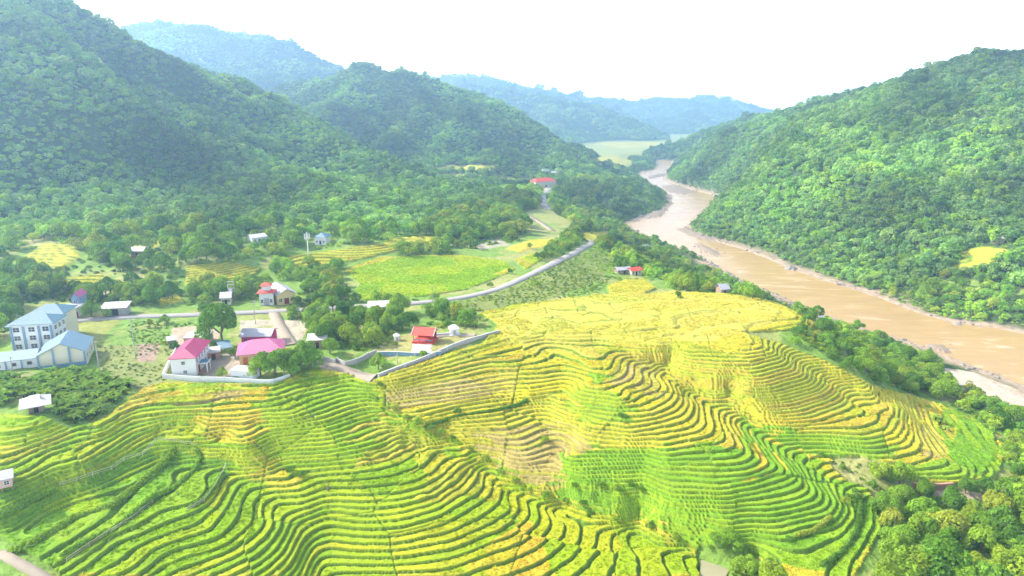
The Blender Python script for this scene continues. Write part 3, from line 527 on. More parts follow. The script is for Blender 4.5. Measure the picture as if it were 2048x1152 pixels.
# widen a little so that the sheet runs under the banks
tag(mb.build('river', M['river']), 'wide muddy brown river winding down the valley', 'river', kind='structure')
M['sand'] = surf('wet_river_sand', (.23, .185, .14), .9, .3, .6, .1, bump=.4); M['rock'] = surf('river_rock', (.24, .21, .18), .9, .35, 1.5, .15, bump=.5)
for lb, s in (("long gravel bar at the first river bend", "1284,428 1310,419 1332,424 1322,434 1292,438"), ("narrow rocky bar in the middle of the river", "1388,487 1402,488 1440,507 1432,513 1408,503"), ("spit of sand on the right bank of the far bend", "1352,458 1372,455 1412,470 1450,484 1420,483 1380,472"), ("far sandbank where the river narrows", "1322,372 1350,370 1392,384 1370,390 1335,384"), ("farthest pale sandbar", "1296,351 1325,346 1330,352 1300,358"), ("low mud bar beside the left bank", "1850,688 1880,693 1905,706 1890,706 1862,697")):
    p = [at_z(a, b, ZR) for a, b in PL(s)]; c = sum(p)/len(p); m_ = MB(); nseg = 40; cx = np.array(p); V = [(c[0], c[1], ZR+1.5)]
    for rr, zz in ((.5, 1.25), (.8, .7), (1.0, .05), (1.25, -.6)):
        for k in range(nseg):
            t = k/nseg*len(p); i0 = int(t) % len(p); q = cx[i0]*(1-t % 1)+cx[(i0+1) % len(p)]*(t % 1); w = rr*(1+.12*math.sin(k*1.9)+.08*math.sin(k*4.3)); V.append((c[0]+(q[0]-c[0])*w, c[1]+(q[1]-c[1])*w, ZR+zz+.15*math.sin(k*2.7+rr*9)))
    m_.v = V; m_.f = [(0, 1+k, 1+(k+1) % nseg) for k in range(nseg)]+[(1+r*nseg+k, 1+(r+1)*nseg+k, 1+(r+1)*nseg+(k+1) % nseg, 1+r*nseg+(k+1) % nseg) for r in range(3) for k in range(nseg)]
    tag(m_.build('sandbar', M['sand'], smooth=True), lb, 'sandbar', kind='structure')
for k, (nm, wd, s) in enumerate(ROADS):
    p = [G(a, b) for a, b in PL(s)]; q = []
    for a, b in zip(p[:-1], p[1:]):
        n = max(2, int(np.hypot(*(b-a)[:2])/4)); q += [a+(b-a)*t/n for t in range(n)]
    q.append(p[-1]); q = np.array(q)
    for _ in range(4): q[1:-1] = .25*q[:-2]+.5*q[1:-1]+.25*q[2:]
    d = np.gradient(q[:, :2], axis=0); d /= np.linalg.norm(d, axis=1)[:, None]+1e-9; nrm = np.stack([-d[:, 1], d[:, 0]], 1)
    V = []
    for o in (-.5, -.45, 0, .45, .5):
        xy = q[:, :2]+nrm*wd*o; z = zbase(xy[:, 0], xy[:, 1])+(.42 if abs(o) < .5 else -.5); V.append(np.column_stack([xy, z]))
    V = np.stack(V, 1).reshape(-1, 3); n = len(q); i = (np.arange(n-1)[:, None]*5+np.arange(4)[None, :]).ravel()
    tag(link({'road': 'road', 'lane': 'lane', 'path': 'path'}[nm], np_mesh(nm, V, np.stack([i, i+1, i+6, i+5], 1), [M['road'] if nm == 'road' else M['dirt']], True)), None, None, kind='structure')
# pond
pp = [G(a, b) for a, b in PL("1402,1106 1440,1110 1472,1108 1462,1130 1450,1160 1400,1160")]; pz = min(p[2] for p in pp)+.7
tag(MB().poly([(p[0], p[1], pz) for p in pp]).build('pond', M['pond']), 'small murky pond below the terraces', 'pond', kind='structure')

# ------------------------------------------------------------------ haze in the valley air
hm, hn, ho = nodes_of('valley_haze'); pv = nt_pv = hn.nodes.new('ShaderNodeVolumePrincipled')
pv.inputs['Color'].default_value = (.39, .64, 1.0, 1); pv.inputs['Density'].default_value = 2.9e-4; pv.inputs['Anisotropy'].default_value = .5
hn.links.new(pv.outputs[0], ho.inputs['Volume'])
hz = MB().box(-5200, 5200, -800, 7600, -62, 385).build('haze', hm); tag(hz, 'pale bluish haze filling the valley', 'haze', kind='stuff')

# ------------------------------------------------------------------ buildings
KEEP = []       # (x, y, radius): no trees here
def rect_ground(A, B):
    a = on(*A); b = on(*B); a[2] = zbase(a[0], a[1])[0]; b[2] = zbase(b[0], b[1])[0]; return a, b
class House:
    def __init__(s, name, label, cat, A, B, D, H, group=None, z=None):
        a, b = rect_ground(A, B); s.W = float(np.hypot(*(b-a)[:2])); s.D = D; s.H = H; s.yaw = math.atan2(b[1]-a[1], b[0]-a[0])
        c = (a+b)/2; ux, uy = math.cos(s.yaw), math.sin(s.yaw); cx, cy = c[0]-uy*D/2, c[1]+ux*D/2
        zz = zbase(np.array([a[0], b[0], cx]), np.array([a[1], b[1], cy])); s.z = float(zz.mean())+.2 if z is None else z
        s.o = empty(name, (c[0], c[1], s.z), s.yaw); tag(s.o, label, cat, group); KEEP.append((cx, cy, .5*math.hypot(s.W, D)+2.0)); s.c = c
    def wall(s, m, gable=None, rh=0, name='wall', x0=None, x1=None, y0=0, y1=None, H=None, z0=-1.5, label=None):
        x0 = -s.W/2 if x0 is None else x0; x1 = s.W/2 if x1 is None else x1; y1 = s.D if y1 is None else y1; H = s.H if H is None else H
        b = MB().box(x0, x1, y0, y1, z0, H)
        if gable == 'y':
            m_ = (x0+x1)/2; b.poly([(x0, y0, H), (x1, y0, H), (m_, y0, H+rh)]); b.poly([(x1, y1, H), (x0, y1, H), (m_, y1, H+rh)])
        if gable == 'x':
            m_ = (y0+y1)/2; b.poly([(x1, y0, H), (x1, y1, H), (x1, m_, H+rh)]); b.poly([(x0, y1, H), (x0, y0, H), (x0, m_, H+rh)])
        w = b.build(name, m, s.o)
        if label: w['label'] = label
        return w
    def roof(s, kind, m, rh, o=.6, x0=None, x1=None, y0=0, y1=None, z=None, name='roof', t=.14, label=None):
        x0 = (-s.W/2 if x0 is None else x0)-o; x1 = (s.W/2 if x1 is None else x1)+o; y0 -= o; y1 = (s.D if y1 is None else y1)+o; z = (s.H if z is None else z)+.15; b = MB(); xm = (x0+x1)/2; ym = (y0+y1)/2
        if kind == 'hip':
            if (x1-x0) >= (y1-y0):
                h = (y1-y0)/2; r0, r1 = (x0+h*.8, ym, z+rh), (x1-h*.8, ym, z+rh)
                b.slab([(x0, y0, z), (x1, y0, z), r1, r0], t); b.slab([(x1, y1, z), (x0, y1, z), r0, r1], t); b.slab([(x1, y0, z), (x1, y1, z), r1], t); b.slab([(x0, y1, z), (x0, y0, z), r0], t)
            else:
                h = (x1-x0)/2; r0, r1 = (xm, y0+h*.8, z+rh), (xm, y1-h*.8, z+rh)
                b.slab([(x0, y0, z), (x1, y0, z), r0], t); b.slab([(x1, y1, z), (x0, y1, z), r1], t); b.slab([(x1, y0, z), (x1, y1, z), r1, r0], t); b.slab([(x0, y1, z), (x0, y0, z), r0, r1], t)
        elif kind == 'x':
            b.slab([(x0, y0, z), (x1, y0, z), (x1, ym, z+rh), (x0, ym, z+rh)], t); b.slab([(x1, y1, z), (x0, y1, z), (x0, ym, z+rh), (x1, ym, z+rh)], t)
        elif kind == 'y':
            b.slab([(x1, y0, z), (x1, y1, z), (xm, y1, z+rh), (xm, y0, z+rh)], t); b.slab([(x0, y1, z), (x0, y0, z), (xm, y0, z+rh), (xm, y1, z+rh)], t)
        elif kind == 'flat': b.box(x0, x1, y0, y1, z-.12, z+.1)
        elif kind == 'shed': b.slab([(x0, y0, z), (x1, y0, z), (x1, y1, z+rh), (x0, y1, z+rh)], t)
        r = b.build(name, m, s.o)
        if label: r['label'] = label
        return r
    def bx(s, side, u0, u1, d0, d1, z0, z1, b=None):
        b = b or MB()
        if side == 'F': b.box(u0, u1, -d1, -d0, z0, z1)
        elif side == 'R': b.box(s.W/2+d0, s.W/2+d1, u0, u1, z0, z1)
        elif side == 'L': b.box(-s.W/2-d1, -s.W/2-d0, u0, u1, z0, z1)
        return b
    def window(s, side, u, z, w=1.2, h=1.4, m='trim'):
        b = MB(); e = .09
        for a0, a1, c0, c1 in ((u-w/2-e, u-w/2, z, z+h), (u+w/2, u+w/2+e, z, z+h), (u-w/2-e, u+w/2+e, z+h, z+h+e), (u-w/2-e*2, u+w/2+e*2, z-e, z), (u-.04, u+.04, z, z+h), (u-w/2, u-.04, z+h*.5-.04, z+h*.5+.04), (u+.04, u+w/2, z+h*.5-.04, z+h*.5+.04)): s.bx(side, a0, a1, .004, .08, c0, c1, b)
        f = b.build('window', M[m], s.o); s.bx(side, u-w/2, u+w/2, .005, .03, z, z+h).build('pane', M['glass'], f)
    def door(s, side, u, w, h, m='dark', z=0.0): return s.bx(side, u-w/2, u+w/2, .004, .07, z, z+h).build('door', M[m], s.o)
    def part(s, name, b, m): return b.build(name, M[m], s.o)

# white house with the magenta roof
h = House('two_storey_house', 'white two storey house with a bright magenta hipped roof and a small portico', 'house', (345, 756), (394, 752), 16.5, 5.9)
h.wall(M['white']); h.roof('hip', M['pinkroof'], 2.3, .6); W = h.W
h.part('eave', MB().box(-W/2-.5, W/2+.5, -.5, h.D+.5, h.H-.12, h.H-.002), 'trim')
h.window('F', .3, 1.0, 1.0, .9); h.window('F', 0.0, 3.9, 1.0, 1.0)
for u in (1.7, 4.6, 7.6, 10.6, 13.6):
    h.window('R', u, 3.9, 1.3, 1.4)
    if u > 6: h.window('R', u, .9, 1.3, 1.4)
h.part('ledge', h.bx('R', 0, 16.5, .004, .25, 3.05, 3.2), 'trim'); h.door('R', 3.2, 1.6, 2.5, 'darkred')
p = h.part('portico', MB().box(W/2+.3, W/2+3.2, 1.4, 5.4, 3.35, 3.6), 'trim')
MB().box(W/2+.5, W/2+3.0, 1.6, 5.2, 3.603, 3.66).build('canopy', M['tealroof'], p)
for y in (1.6, 5.1): MB().box(W/2+2.7, W/2+3.0, y-.15, y+.15, 0, 3.35).build('column', M['trim'], p)
h.part('step', MB().box(W/2+.1, W/2+3.6, 1.2, 5.6, -.6, .25), 'brick')
# faded pink house behind the round trees
h = House('hipped_house', 'orange walled house with a faded pink hipped roof behind two round trees', 'house', (480, 731), (566, 722), 11, 3.4)
h.wall(M['orange']); h.roof('hip', M['palepink'], 3.0, .9); h.door('F', -h.W/2+1.8, 1.5, 2.4, 'door'); h.window('F', -h.W/2+5, 1, 1.3, 1.4); h.window('F', 2, 1, 1.3, 1.4); h.window('F', 5.2, 1, 1.3, 1.4); h.window('R', 4, 1, 1.3, 1.4)
h = House('flat_roofed_outbuilding', 'low white flat roofed outbuilding inside the front wall of the magenta roofed house', 'outbuilding', (462, 758), (507, 762), 4.2, 2.5)
h.wall(M['white']); h.roof('flat', M['trim'], 0, .15); h.window('F', h.W*.3, 1.1, .5, .4); h.window('F', h.W*.12, 1.1, .5, .4)
h = House('magenta_hall', 'magenta walled hall under a lavender grey sheet roof', 'hall', (484, 692), (541, 691), 8, 3.3)
h.wall(M['magenta'], 'x', 1.6); h.roof('x', M['greyroof'], 1.7, .7); h.part('plinth', h.bx('F', -h.W/2, h.W/2, .004, .12, -.8, .5), 'ochre')
for u in (-3.6, -1.2, 3.6): h.window('F', u, 1.0, 1.2, 1.5, 'palepink')
h.door('F', 1.4, 1.6, 2.4, 'bluegrey')
h = House('pink_outbuilding', 'low pink outbuilding with a flat white roof behind the magenta roofed house', 'outbuilding', (369, 692), (418, 690), 7, 2.6)
h.wall(M['pinkwall']); h.roof('flat', M['paleroof'], 0, .3); h.door('F', 1.0, 1.0, 2.0, 'darkred'); h.window('F', -2, 1, 1, 1)
h = House('garden_shed', 'small grey timber lean-to shed left of the magenta roofed house', 'shed', (338, 697), (354, 695), 3, 2.6)
h.wall(M['wood']); h.roof('shed', M['greyroof'], .6, .5); h.door('F', .2, 1.2, 2.0, 'dark')
h = House('brick_shed', 'long low brown shed with a cream roof in the yard of the magenta roofed house', 'shed', (415, 722), (441, 718), 5, 2.4)
h.wall(M['brick']); h.roof('shed', M['paleroof'], .4, .3); h.door('F', 0, 1.2, 1.9, 'dark')
h = House('open_shelter', 'open shelter with a tilted blue grey sheet roof beneath the big dark tree', 'shelter', (443, 712), (464, 708), 5, 2.3)
h.roof('shed', M['blueroof'], 1.1, .4)
for x in (-1, 1):
    for y in (.1, 4.9): h.part('post', MB().box(x*(h.W/2-.1)-.07, x*(h.W/2-.1)+.07, y-.07, y+.07, -.5, 2.3+.22*y), 'wood')
# three storey school
h = House('school_building', 'grey white three storey school block with a teal hipped roof', 'school', (28, 703), (113, 700), 9.5, 9.2)
h.wall(M['white']); h.roof('hip', M['tealroof'], 2.2, .8); W = h.W
h.wall(M['cream'], name='rear_wing', x0=-W/2+1, x1=W/2-1, y0=9.7, y1=21, H=9.6); h.roof('hip', M['tealroof'], 2.4, .8, x0=-W/2+1, x1=W/2-1, y0=10.6, y1=21, z=9.6, name='rear_roof')
h.part('cornice', MB().box(-W/2-.9, W/2+.9, -.9, 10.3, 8.9, 9.197), 'trim')
for fl in range(3):
    for u in (-.36, -.0, .33): h.window('F', u*W, .8+2.95*fl, 1.9, 1.5)
    for u in (2, 5, 8): h.window('R', u, .8+2.95*fl, 1.5, 1.4)
for u in (-.19, .17, .46, -.48): h.part('pilaster', h.bx('F', u*W-.35, u*W+.35, .004, .3, -1, 8.85), 'bluegrey')
# blue roofed hall with low annex
h = House('blue_roofed_hall', 'cream gabled hall with a wide blue sheet roof and blue grey pillars', 'hall', (78, 737), (174, 729), 15, 4.0)
W = h.W; h.wall(M['cream'], 'y', 3.4); h.roof('y', M['blueroof'], 3.5, .5); h.part('plinth', h.bx('F', -W/2-.05, W/2+.05, .004, .12, -1.5, .75), 'bluegrey')
for u in (-.49, -.17, .17, .485): h.part('pilaster', h.bx('F', u*W-.28, u*W+.28, .13, .35, -1, 4.0+3.2*(1-abs(u)*2)*.92), 'bluegrey')
h.part('ledge', h.bx('F', -W/2, W/2, .004, .1, 3.3, 3.45), 'trim')
for u in (3, 7, 11): h.window('R', u, 1.2, 1.6, 1.4)
h.wall(M['white'], name='annex', x0=-W/2-22, x1=-W/2-.05, y0=1.5, y1=10, H=3.2); h.roof('x', M['blueroof'], 1.8, .6, x0=-W/2-22, x1=-W/2-1, y0=1.5, y1=10, z=3.2, name='annex_roof')
for i in range(5):
    u = -W/2-2.6-4.2*i; b = MB()
    f = MB().box(u-.8, u+.8, 1.42, 1.496, 1.2, 2.5).build('window', M['trim'], h.o); MB().box(u-.65, u+.65, 1.38, 1.417, 1.3, 2.4).build('pane', M['glass'], f)
    h.part('pilaster', MB().box(u-2.3, u-1.9, 1.2, 1.496, -1, 3.1), 'bluegrey')
# red roofed pavilion
h = House('open_pavilion', 'open red pavilion with a red gabled roof edged in white on a red base', 'pavilion', (826, 687), (865, 688), 6, 2.9)
W = h.W; h.roof('x', M['redroof'], 2.1, .5); h.part('base', MB().box(-W/2-.3, W/2+.3, -.4, 6.3, -.8, .45), 'redroof')
h.part('rear_wall', MB().box(-W/2+.1, W/2-.1, 5.6, 5.8, .452, 2.9), 'darkred')
for x in (-.47, -.17, .17, .47):
    for y in (.15, 5.3): h.part('column', MB().tube((x*W, y, .452), (x*W, y, 3.0), .13), 'redroof')
for x in (-1, 1): h.part('gable_trim', MB().slab([(x*(W/2+.53)-.09, -.56, 3.12), (x*(W/2+.53)+.09, -.56, 3.12), (x*(W/2+.53)+.09, 3, 5.27), (x*(W/2+.53)-.09, 3, 5.27)], .2).slab([(x*(W/2+.53)-.09, 3, 5.27), (x*(W/2+.53)+.09, 3, 5.27), (x*(W/2+.53)+.09, 6.56, 3.12), (x*(W/2+.53)-.09, 6.56, 3.12)], .2), 'trim')
h.part('railing', MB().box(-W/2, W/2, .3, .36, .9, 1.3), 'bluegrey')
# white shrine beside it
h = House('white_shrine', 'small white shrine on a stepped base right of the red pavilion', 'shrine', (902, 672), (917, 671), 2.4, 2.4)
h.wall(M['white']); h.roof('hip', M['white'], 1.4, .5); h.part('base', MB().box(-h.W/2-.7, h.W/2+.7, -.8, 3.1, -1, .3), 'trim'); h.door('F', 0, .9, 1.6, 'grey', .3)
h = House('white_shrine', 'tiny white shrine left of the red pavilion under yellowish trees', 'shrine', (790, 683), (799, 682), 1.6, 1.6)
h.wall(M['white']); h.roof('hip', M['white'], 1.0, .35); h.door('F', 0, .6, 1.0, 'grey', .2)
# tiered gate tower and ochre building
h = House('tiered_gate', 'white gate tower with two stacked red tiled roofs beside the road', 'gate', (520, 612), (548, 611), 5, 5.4)
W = h.W; h.wall(M['white']); h.roof('hip', M['redroof'], 1.3, .9); h.wall(M['white'], name='upper_storey', x0=-W*.3, x1=W*.3, y0=1, y1=4, H=8.2, z0=6.0); h.roof('hip', M['redroof'], 1.3, .6, x0=-W*.3, x1=W*.3, y0=1, y1=4, z=8.2, name='upper_roof'); h.door('F', 0, 2.2, 3.2, 'greyroof'); h.window('F', -W*.33, 1.2, 1, 1.4); h.window('F', W*.33, 1.2, 1, 1.4)
h = House('gabled_hall', 'ochre gabled hall with a broad lavender grey roof right of the red tiered gate', 'hall', (556, 611), (592, 606), 15, 4.2)
h.wall(M['ochre'], 'y', 2.3); h.roof('y', M['greyroof'], 2.4, .8); h.door('F', 0, 2.0, 2.6, 'darkred'); h.window('F', -2.6, 1.2, 1.2, 1.4); h.window('F', 2.6, 1.2, 1.2, 1.4)
h = House('roadside_shed', 'long white roofed roadside shed with one dark open doorway', 'shed', (205, 633), (253, 631), 6, 3.0)
h.wall(M['grey']); h.roof('shed', M['paleroof'], .9, .7); h.door('F', h.W*.02, 2.6, 2.5, 'dark'); h.door('F', -h.W*.3, 1.8, 2.2, 'wood')
h = House('garage_building', 'white flat roofed building with a grey shutter behind the school', 'building', (121, 638), (152, 637), 7, 3.8)
h.wall(M['white']); h.roof('flat', M['paleroof'], 0, .5); h.door('F', -1, 4.5, 2.9, 'grey'); h.door('F', 3.2, 1.4, 2.4, 'darkred')
h = House('tall_narrow_house', 'tall narrow blue green house with a faded red gabled roof behind the roadside', 'house', (147, 627), (163, 626), 8, 6.2)
h.wall(M['bluegrey'], 'y', 1.8); h.roof('y', M['palepink'], 1.9, .5); h.window('F', 0, 3.6, 1.2, 1.6); h.door('F', 0, 1.2, 2.3, 'wood')
h = House('winged_roof_hut', 'small hut with a pale flared sheet roof among the banana plants', 'hut', (58, 828), (89, 824), 4.4, 2.2)
h.wall(M['wood']); W = h.W
h.roof('hip', M['paleroof'], 1.6, 1.9); h.roof('x', M['paleroof'], .9, .3, x0=-W*.28, x1=W*.28, y0=1, y1=3.4, z=3.3, name='upper_roof'); h.door('F', 0, 1, 1.8, 'dark')
h = House('stilt_hut', 'pink walled hut on stilts with a lavender grey roof at the left edge', 'hut', (-14, 996), (28, 986), 4.5, 3.4)
W = h.W; h.wall(M['pinkwall'], z0=1.3); h.roof('x', M['greyroof'], 1.1, .5); h.window('F', 1.0, 2.0, .9, .9)
for x in (-.46, 0, .46):
    for y in (.2, 4.2): h.part('stilt', MB().box(x*W-.1, x*W+.1, y-.1, y+.1, -1, 1.3), 'wood')
FARH = [('valley_hut', 'brown walled hut with a pale roof deep in the left of the valley', 'hut', (263, 516), (286, 515), 6, 3, 'x', 'paleroof', 'brick', 1.6), ('wooded_house', 'low white roofed house half hidden in the wood left of the pale mast', 'house', (505, 487), (534, 486), 7, 3, 'x', 'paleroof', 'white', 1.4),
 ('pale_blue_house', 'pale blue hipped house just right of the tall pale mast', 'house', (630, 490), (652, 490), 8, 4, 'hip', 'blueroof', 'white', 2.2), ('roadside_house', 'low house with a pale blue grey roof left of the red tiered gate', 'house', (443, 610), (462, 609), 7, 2.8, 'x', 'greyroof', 'cream', 1.7),
 ('red_roofed_cottage', 'red roofed cottage at the head of the small green terraces', 'cottage', (1263, 551), (1283, 551), 5, 2.6, 'x', 'redroof', 'cream', 1.4), ('pale_roofed_shed', 'long pale grey roofed shed touching the red roofed cottage', 'shed', (1236, 548), (1262, 549), 5, 2.3, 'x', 'greyroof', 'wood', 1.0),
 ('riverside_hut', 'grey hut with a steep pale roof in the trees above the river', 'hut', (1442, 590), (1457, 590), 5, 2.6, 'x', 'greyroof', 'wood', 2.0), ('thatched_shelter', 'small grey roofed shelter near the sharp bend in the road', 'hut', (1281, 501), (1299, 501), 5, 2.2, 'hip', 'greyroof', 'wood', 1.6),
 ('far_bank_house', 'pale roofed house on the far bank above the yellow terraces', 'house', (1985, 488), (2008, 487), 6, 3, 'x', 'paleroof', 'wood', 1.5), ('long_white_shed', 'long white roofed shed among the trees behind the red pavilion', 'shed', (738, 628), (777, 626), 6, 2.6, 'shed', 'paleroof', 'white', .7),
 ('distant_hall', 'long distant hall with a pink roof at the end of the straight road', 'hall', (1072, 374), (1112, 374), 14, 6.5, 'hip', 'redroof', 'cream', 4), ('distant_house', 'small distant white house behind the long pink roofed hall', 'house', (1088, 350), (1100, 350), 9, 5, 'hip', 'greyroof', 'white', 2.5),
 ('distant_house', 'distant grey roofed house right behind the long pink roofed hall', 'house', (1104, 353), (1119, 353), 9, 4.5, 'x', 'greyroof', 'white', 2.5), ('terrace_hut', 'tiny grey hut in the riverside trees right of the upper yellow terraces', 'hut', (1634, 647), (1648, 647), 3.5, 2.2, 'x', 'greyroof', 'wood', 1.2),
 ('ruined_brick_house', 'brown brick house hidden under the trees left of the stone rubble wall', 'house', (618, 698), (652, 697), 6, 3, 'x', 'paleroof', 'brick', 1.4)]
for nm, lb, ct, A, B, D, H, rk, rm, wm, rh in FARH:
    h = House(nm, lb, ct, A, B, D, H); h.wall(M[wm], 'x' if rk == 'x' else None, rh); h.roof(rk, M[rm], rh+.1, .6); h.door('F', 0, 1.1 if H < 5 else 2.4, min(2.1, H-.5), 'dark')
    h.window('F', -h.W*.3, 1, 1, 1.1); h.window('F', h.W*.3, 1, 1, 1.1)

# ------------------------------------------------------------------ walls, fences, poles, small things
def wall_line(name, label, cat, s, H, m, mcap, th=.25, post=0, up=0.0, step=3.0):
    P = [on(a, b) for a, b in PL(s)]; q = []
    for a, b in zip(P[:-1], P[1:]):
        n = max(1, int(np.hypot(*(b-a)[:2])/step)); q += [a+(b-a)*t/n for t in range(n)]
    q.append(P[-1]); o = empty(name, tuple(q[0])); tag(o, label, cat)
    loc = [(float(p[0]-q[0][0]), float(p[1]-q[0][1]), float(zbase(p[0], p[1])[0]-q[0][2])+up) for p in q]
    zsm = np.array([p[2] for p in loc]); 
    for _ in range(3): zsm[1:-1] = .25*zsm[:-2]+.5*zsm[1:-1]+.25*zsm[2:]
    loc = [(p[0], p[1], float(z)) for p, z in zip(loc, zsm)]
    d = np.gradient(np.array(loc)[:, :2], axis=0); d /= np.linalg.norm(d, axis=1)[:, None]+1e-9; nr = [(-e[1], e[0]) for e in d]
    def band(w, z0, z1):
        b = MB()
        for p, n in zip(loc, nr):
            for sx, zz in ((-1, z0), (1, z0), (1, z1), (-1, z1)): b.v.append((p[0]+n[0]*w*sx, p[1]+n[1]*w*sx, p[2]+zz))
        for i in range(len(loc)-1):
            for k in range(4): b.f.append((4*i+k, 4*i+4+k, 4*i+4+(k+1) % 4, 4*i+(k+1) % 4))
        b.f += [(0, 1, 2, 3), tuple(len(b.v)-1-k for k in range(4))]; return b
    band(th/2, -1.6, H).build('wall_panel', m, o)
    if mcap: band(th/2+.06, H+.003, H+.12).build('coping', mcap, o)
    if post:
        for p in loc[::post]: MB().box(p[0]-.2, p[0]+.2, p[1]-.2, p[1]+.2, p[2]-1, p[2]+H+.3).build('post', M['trim'], o)
    return o
wall_line('compound_wall', 'low white wall along the front and left side of the magenta roofed house', 'wall', "352,705 340,728 326,757 350,760 400,763 450,764 500,768 545,770 566,762 580,756", 1.5, M['white'], M['trim'], post=2)
wall_line('compound_wall', 'long grey wall climbing from the lane corner past the red pavilion', 'wall', "757,758 790,744 830,730 870,713 905,697 935,686 965,678 1000,668", 1.6, M['grey'], M['trim'], post=3)
wall_line('garden_wall', 'blue grey wall with a pale gateway in front of the red pavilion', 'wall', "756,712 775,712 800,712 830,713 862,713 882,711", 1.5, M['bluegrey'], M['trim'], post=3)
wall_line('garden_wall', 'low pale wall running right from the red pavilion to the white shrine', 'wall', "866,673 885,672 902,671", 1.0, M['trim'], M['trim'])
wall_line('rubble_wall', 'broken grey masonry wall beside the dirt lane', 'wall', "648,722 670,728 675,724 690,732 712,728 735,716 752,708", 1.6, M['grey'], None, .5, 2)
wall_line('garden_wall', 'short white railing wall in front of the magenta hall', 'wall', "484,701 500,701 520,700 540,699", 1.3, M['trim'], M['white'], .2, 1)
wall_line('earth_wall', 'brown earth retaining wall under the outermost green terrace on the right', 'wall', "1826,975 1850,978 1880,978 1904,975", 1.6, M['brick'], None, .8)
def fence(name, label, s, step, H, m, up=.0):
    P = [on(a, b) for a, b in PL(s)]; q = []
    for a, b in zip(P[:-1], P[1:]):
        n = max(1, int(np.hypot(*(b-a)[:2])/step)); q += [a+(b-a)*t/n for t in range(n)]
    q.append(P[-1]); o = empty(name, tuple(q[0])); tag(o, label, 'fence'); L = [tuple(float(c) for c in (p[0]-q[0][0], p[1]-q[0][1], height(p[0], p[1])[0]-q[0][2]+up)) for p in q]
    for p in L: MB().tube((p[0], p[1], p[2]-.6), (p[0], p[1], p[2]+H), .07, .06, 6).build('post', m, o)
    for zz in (.45, .9):
        b = MB()
        for a, c in zip(L[:-1], L[1:]): b.tube((a[0], a[1], a[2]+H*zz), (c[0], c[1], c[2]+H*zz), .05, .05, 5)
        b.build('rail', m, o)
fence('bamboo_fence', 'bamboo rail fence along the tall terrace bank below the stilt hut', "122,978 187,961 225,945 250,930 287,919 305,897 312,890", 3.0, 1.2, M['bamboo'])
fence('bamboo_fence', 'long grey rail fence below the middle hedge at the lower left', "135,1130 180,1100 225,1072 265,1042 307,1010", 3.4, 1.1, M['bamboo'])
fence('bamboo_fence', 'short grey rail fence between the two rightmost hedged paddies at lower left', "376,1031 410,1010 430,985 452,938", 3.0, 1.1, M['bamboo'])
fence('bamboo_fence', 'rail fence crossing the top of the two hedged paddies', "316,889 350,892 388,897", 2.6, 1.1, M['bamboo'])
def pole(label, x, y, H, arms=1, r=.16, frame=False):
    p = on(x, y); o = empty('utility_pole', tuple(p)); tag(o, label, 'pole', 'utility poles of the village'); MB().tube((0, 0, -1), (0, 0, H), r, r*.65, 8).build('shaft', M['grey'], o)
    for k in range(arms):
        a = MB().box(-.9, .9, -.06, .06, H-.4-k*.9, H-.28-k*.9).build('crossarm', M['steel'], o)
        for x_ in (-.8, 0.35, .8): MB().tube((x_, 0, H-.277-k*.9), (x_, 0, H-.05-k*.9), .06, .05, 6).build('insulator', M['trim'], a)
pole('grey concrete pole standing right of the blue roofed hall', 199, 741, 10, 1, .2); pole('tall thin pole on the scrubby slope left of the magenta roofed house', 272, 717, 14, 1); pole('grey pole by the road in front of the red tiered gate', 511, 648, 9.5, 2)
pole('pole in the scrub right of the road bend above the yellow field', 1001, 622, 6.5); pole('pole in the trees behind the long roadside lawn', 338, 600, 8.5, 2); pole('thin pole in front of the low annex of the blue roofed hall', 27, 750, 6); pole('thin pole inside the gateway of the red pavilion wall', 795, 728, 5.5)
pole('leaning pole by the straight stretch of concrete road', 865, 606, 7)
a = on(459, 601); b = on(470, 601); o = empty('transformer_frame', tuple(a)); tag(o, 'twin pole transformer frame standing left of the red tiered gate', 'transformer'); dx, dy = b[0]-a[0], b[1]-a[1]
for t in (0, 1): MB().tube((dx*t, dy*t, -1), (dx*t, dy*t, 9), .16, .12, 8).build('post', M['grey'], o)
for z in (4, 5.6, 7.2, 8.6): MB().box(-.5, dx+.5, dy/2-.12, dy/2+.12, z, z+.22).build('crossarm', M['steel'], o)
MB().box(dx/2-.7, dx/2+.7, dy/2-1.0, dy/2-.14, 4.25, 5.5).build('transformer_tank', M['steel'], o)
p = on(617, 514); o = empty('telecom_mast', tuple(p)); tag(o, 'tall pale mast with a crowded head in the upper paddies', 'mast'); MB().tube((0, 0, -1), (0, 0, 13), .34, .28, 10).build('shaft', M['redwhite'], o); MB().tube((0, 0, 9.2), (0, 0, 9.6), 1.5, 1.6, 12).build('platform', M['steel'], o)
for k in range(6):
    t = k*math.pi/3; MB().box(1.4*math.cos(t)-.17, 1.4*math.cos(t)+.17, 1.4*math.sin(t)-.17, 1.4*math.sin(t)+.17, 9.62, 12.2).build('antenna', M['trim'], o)
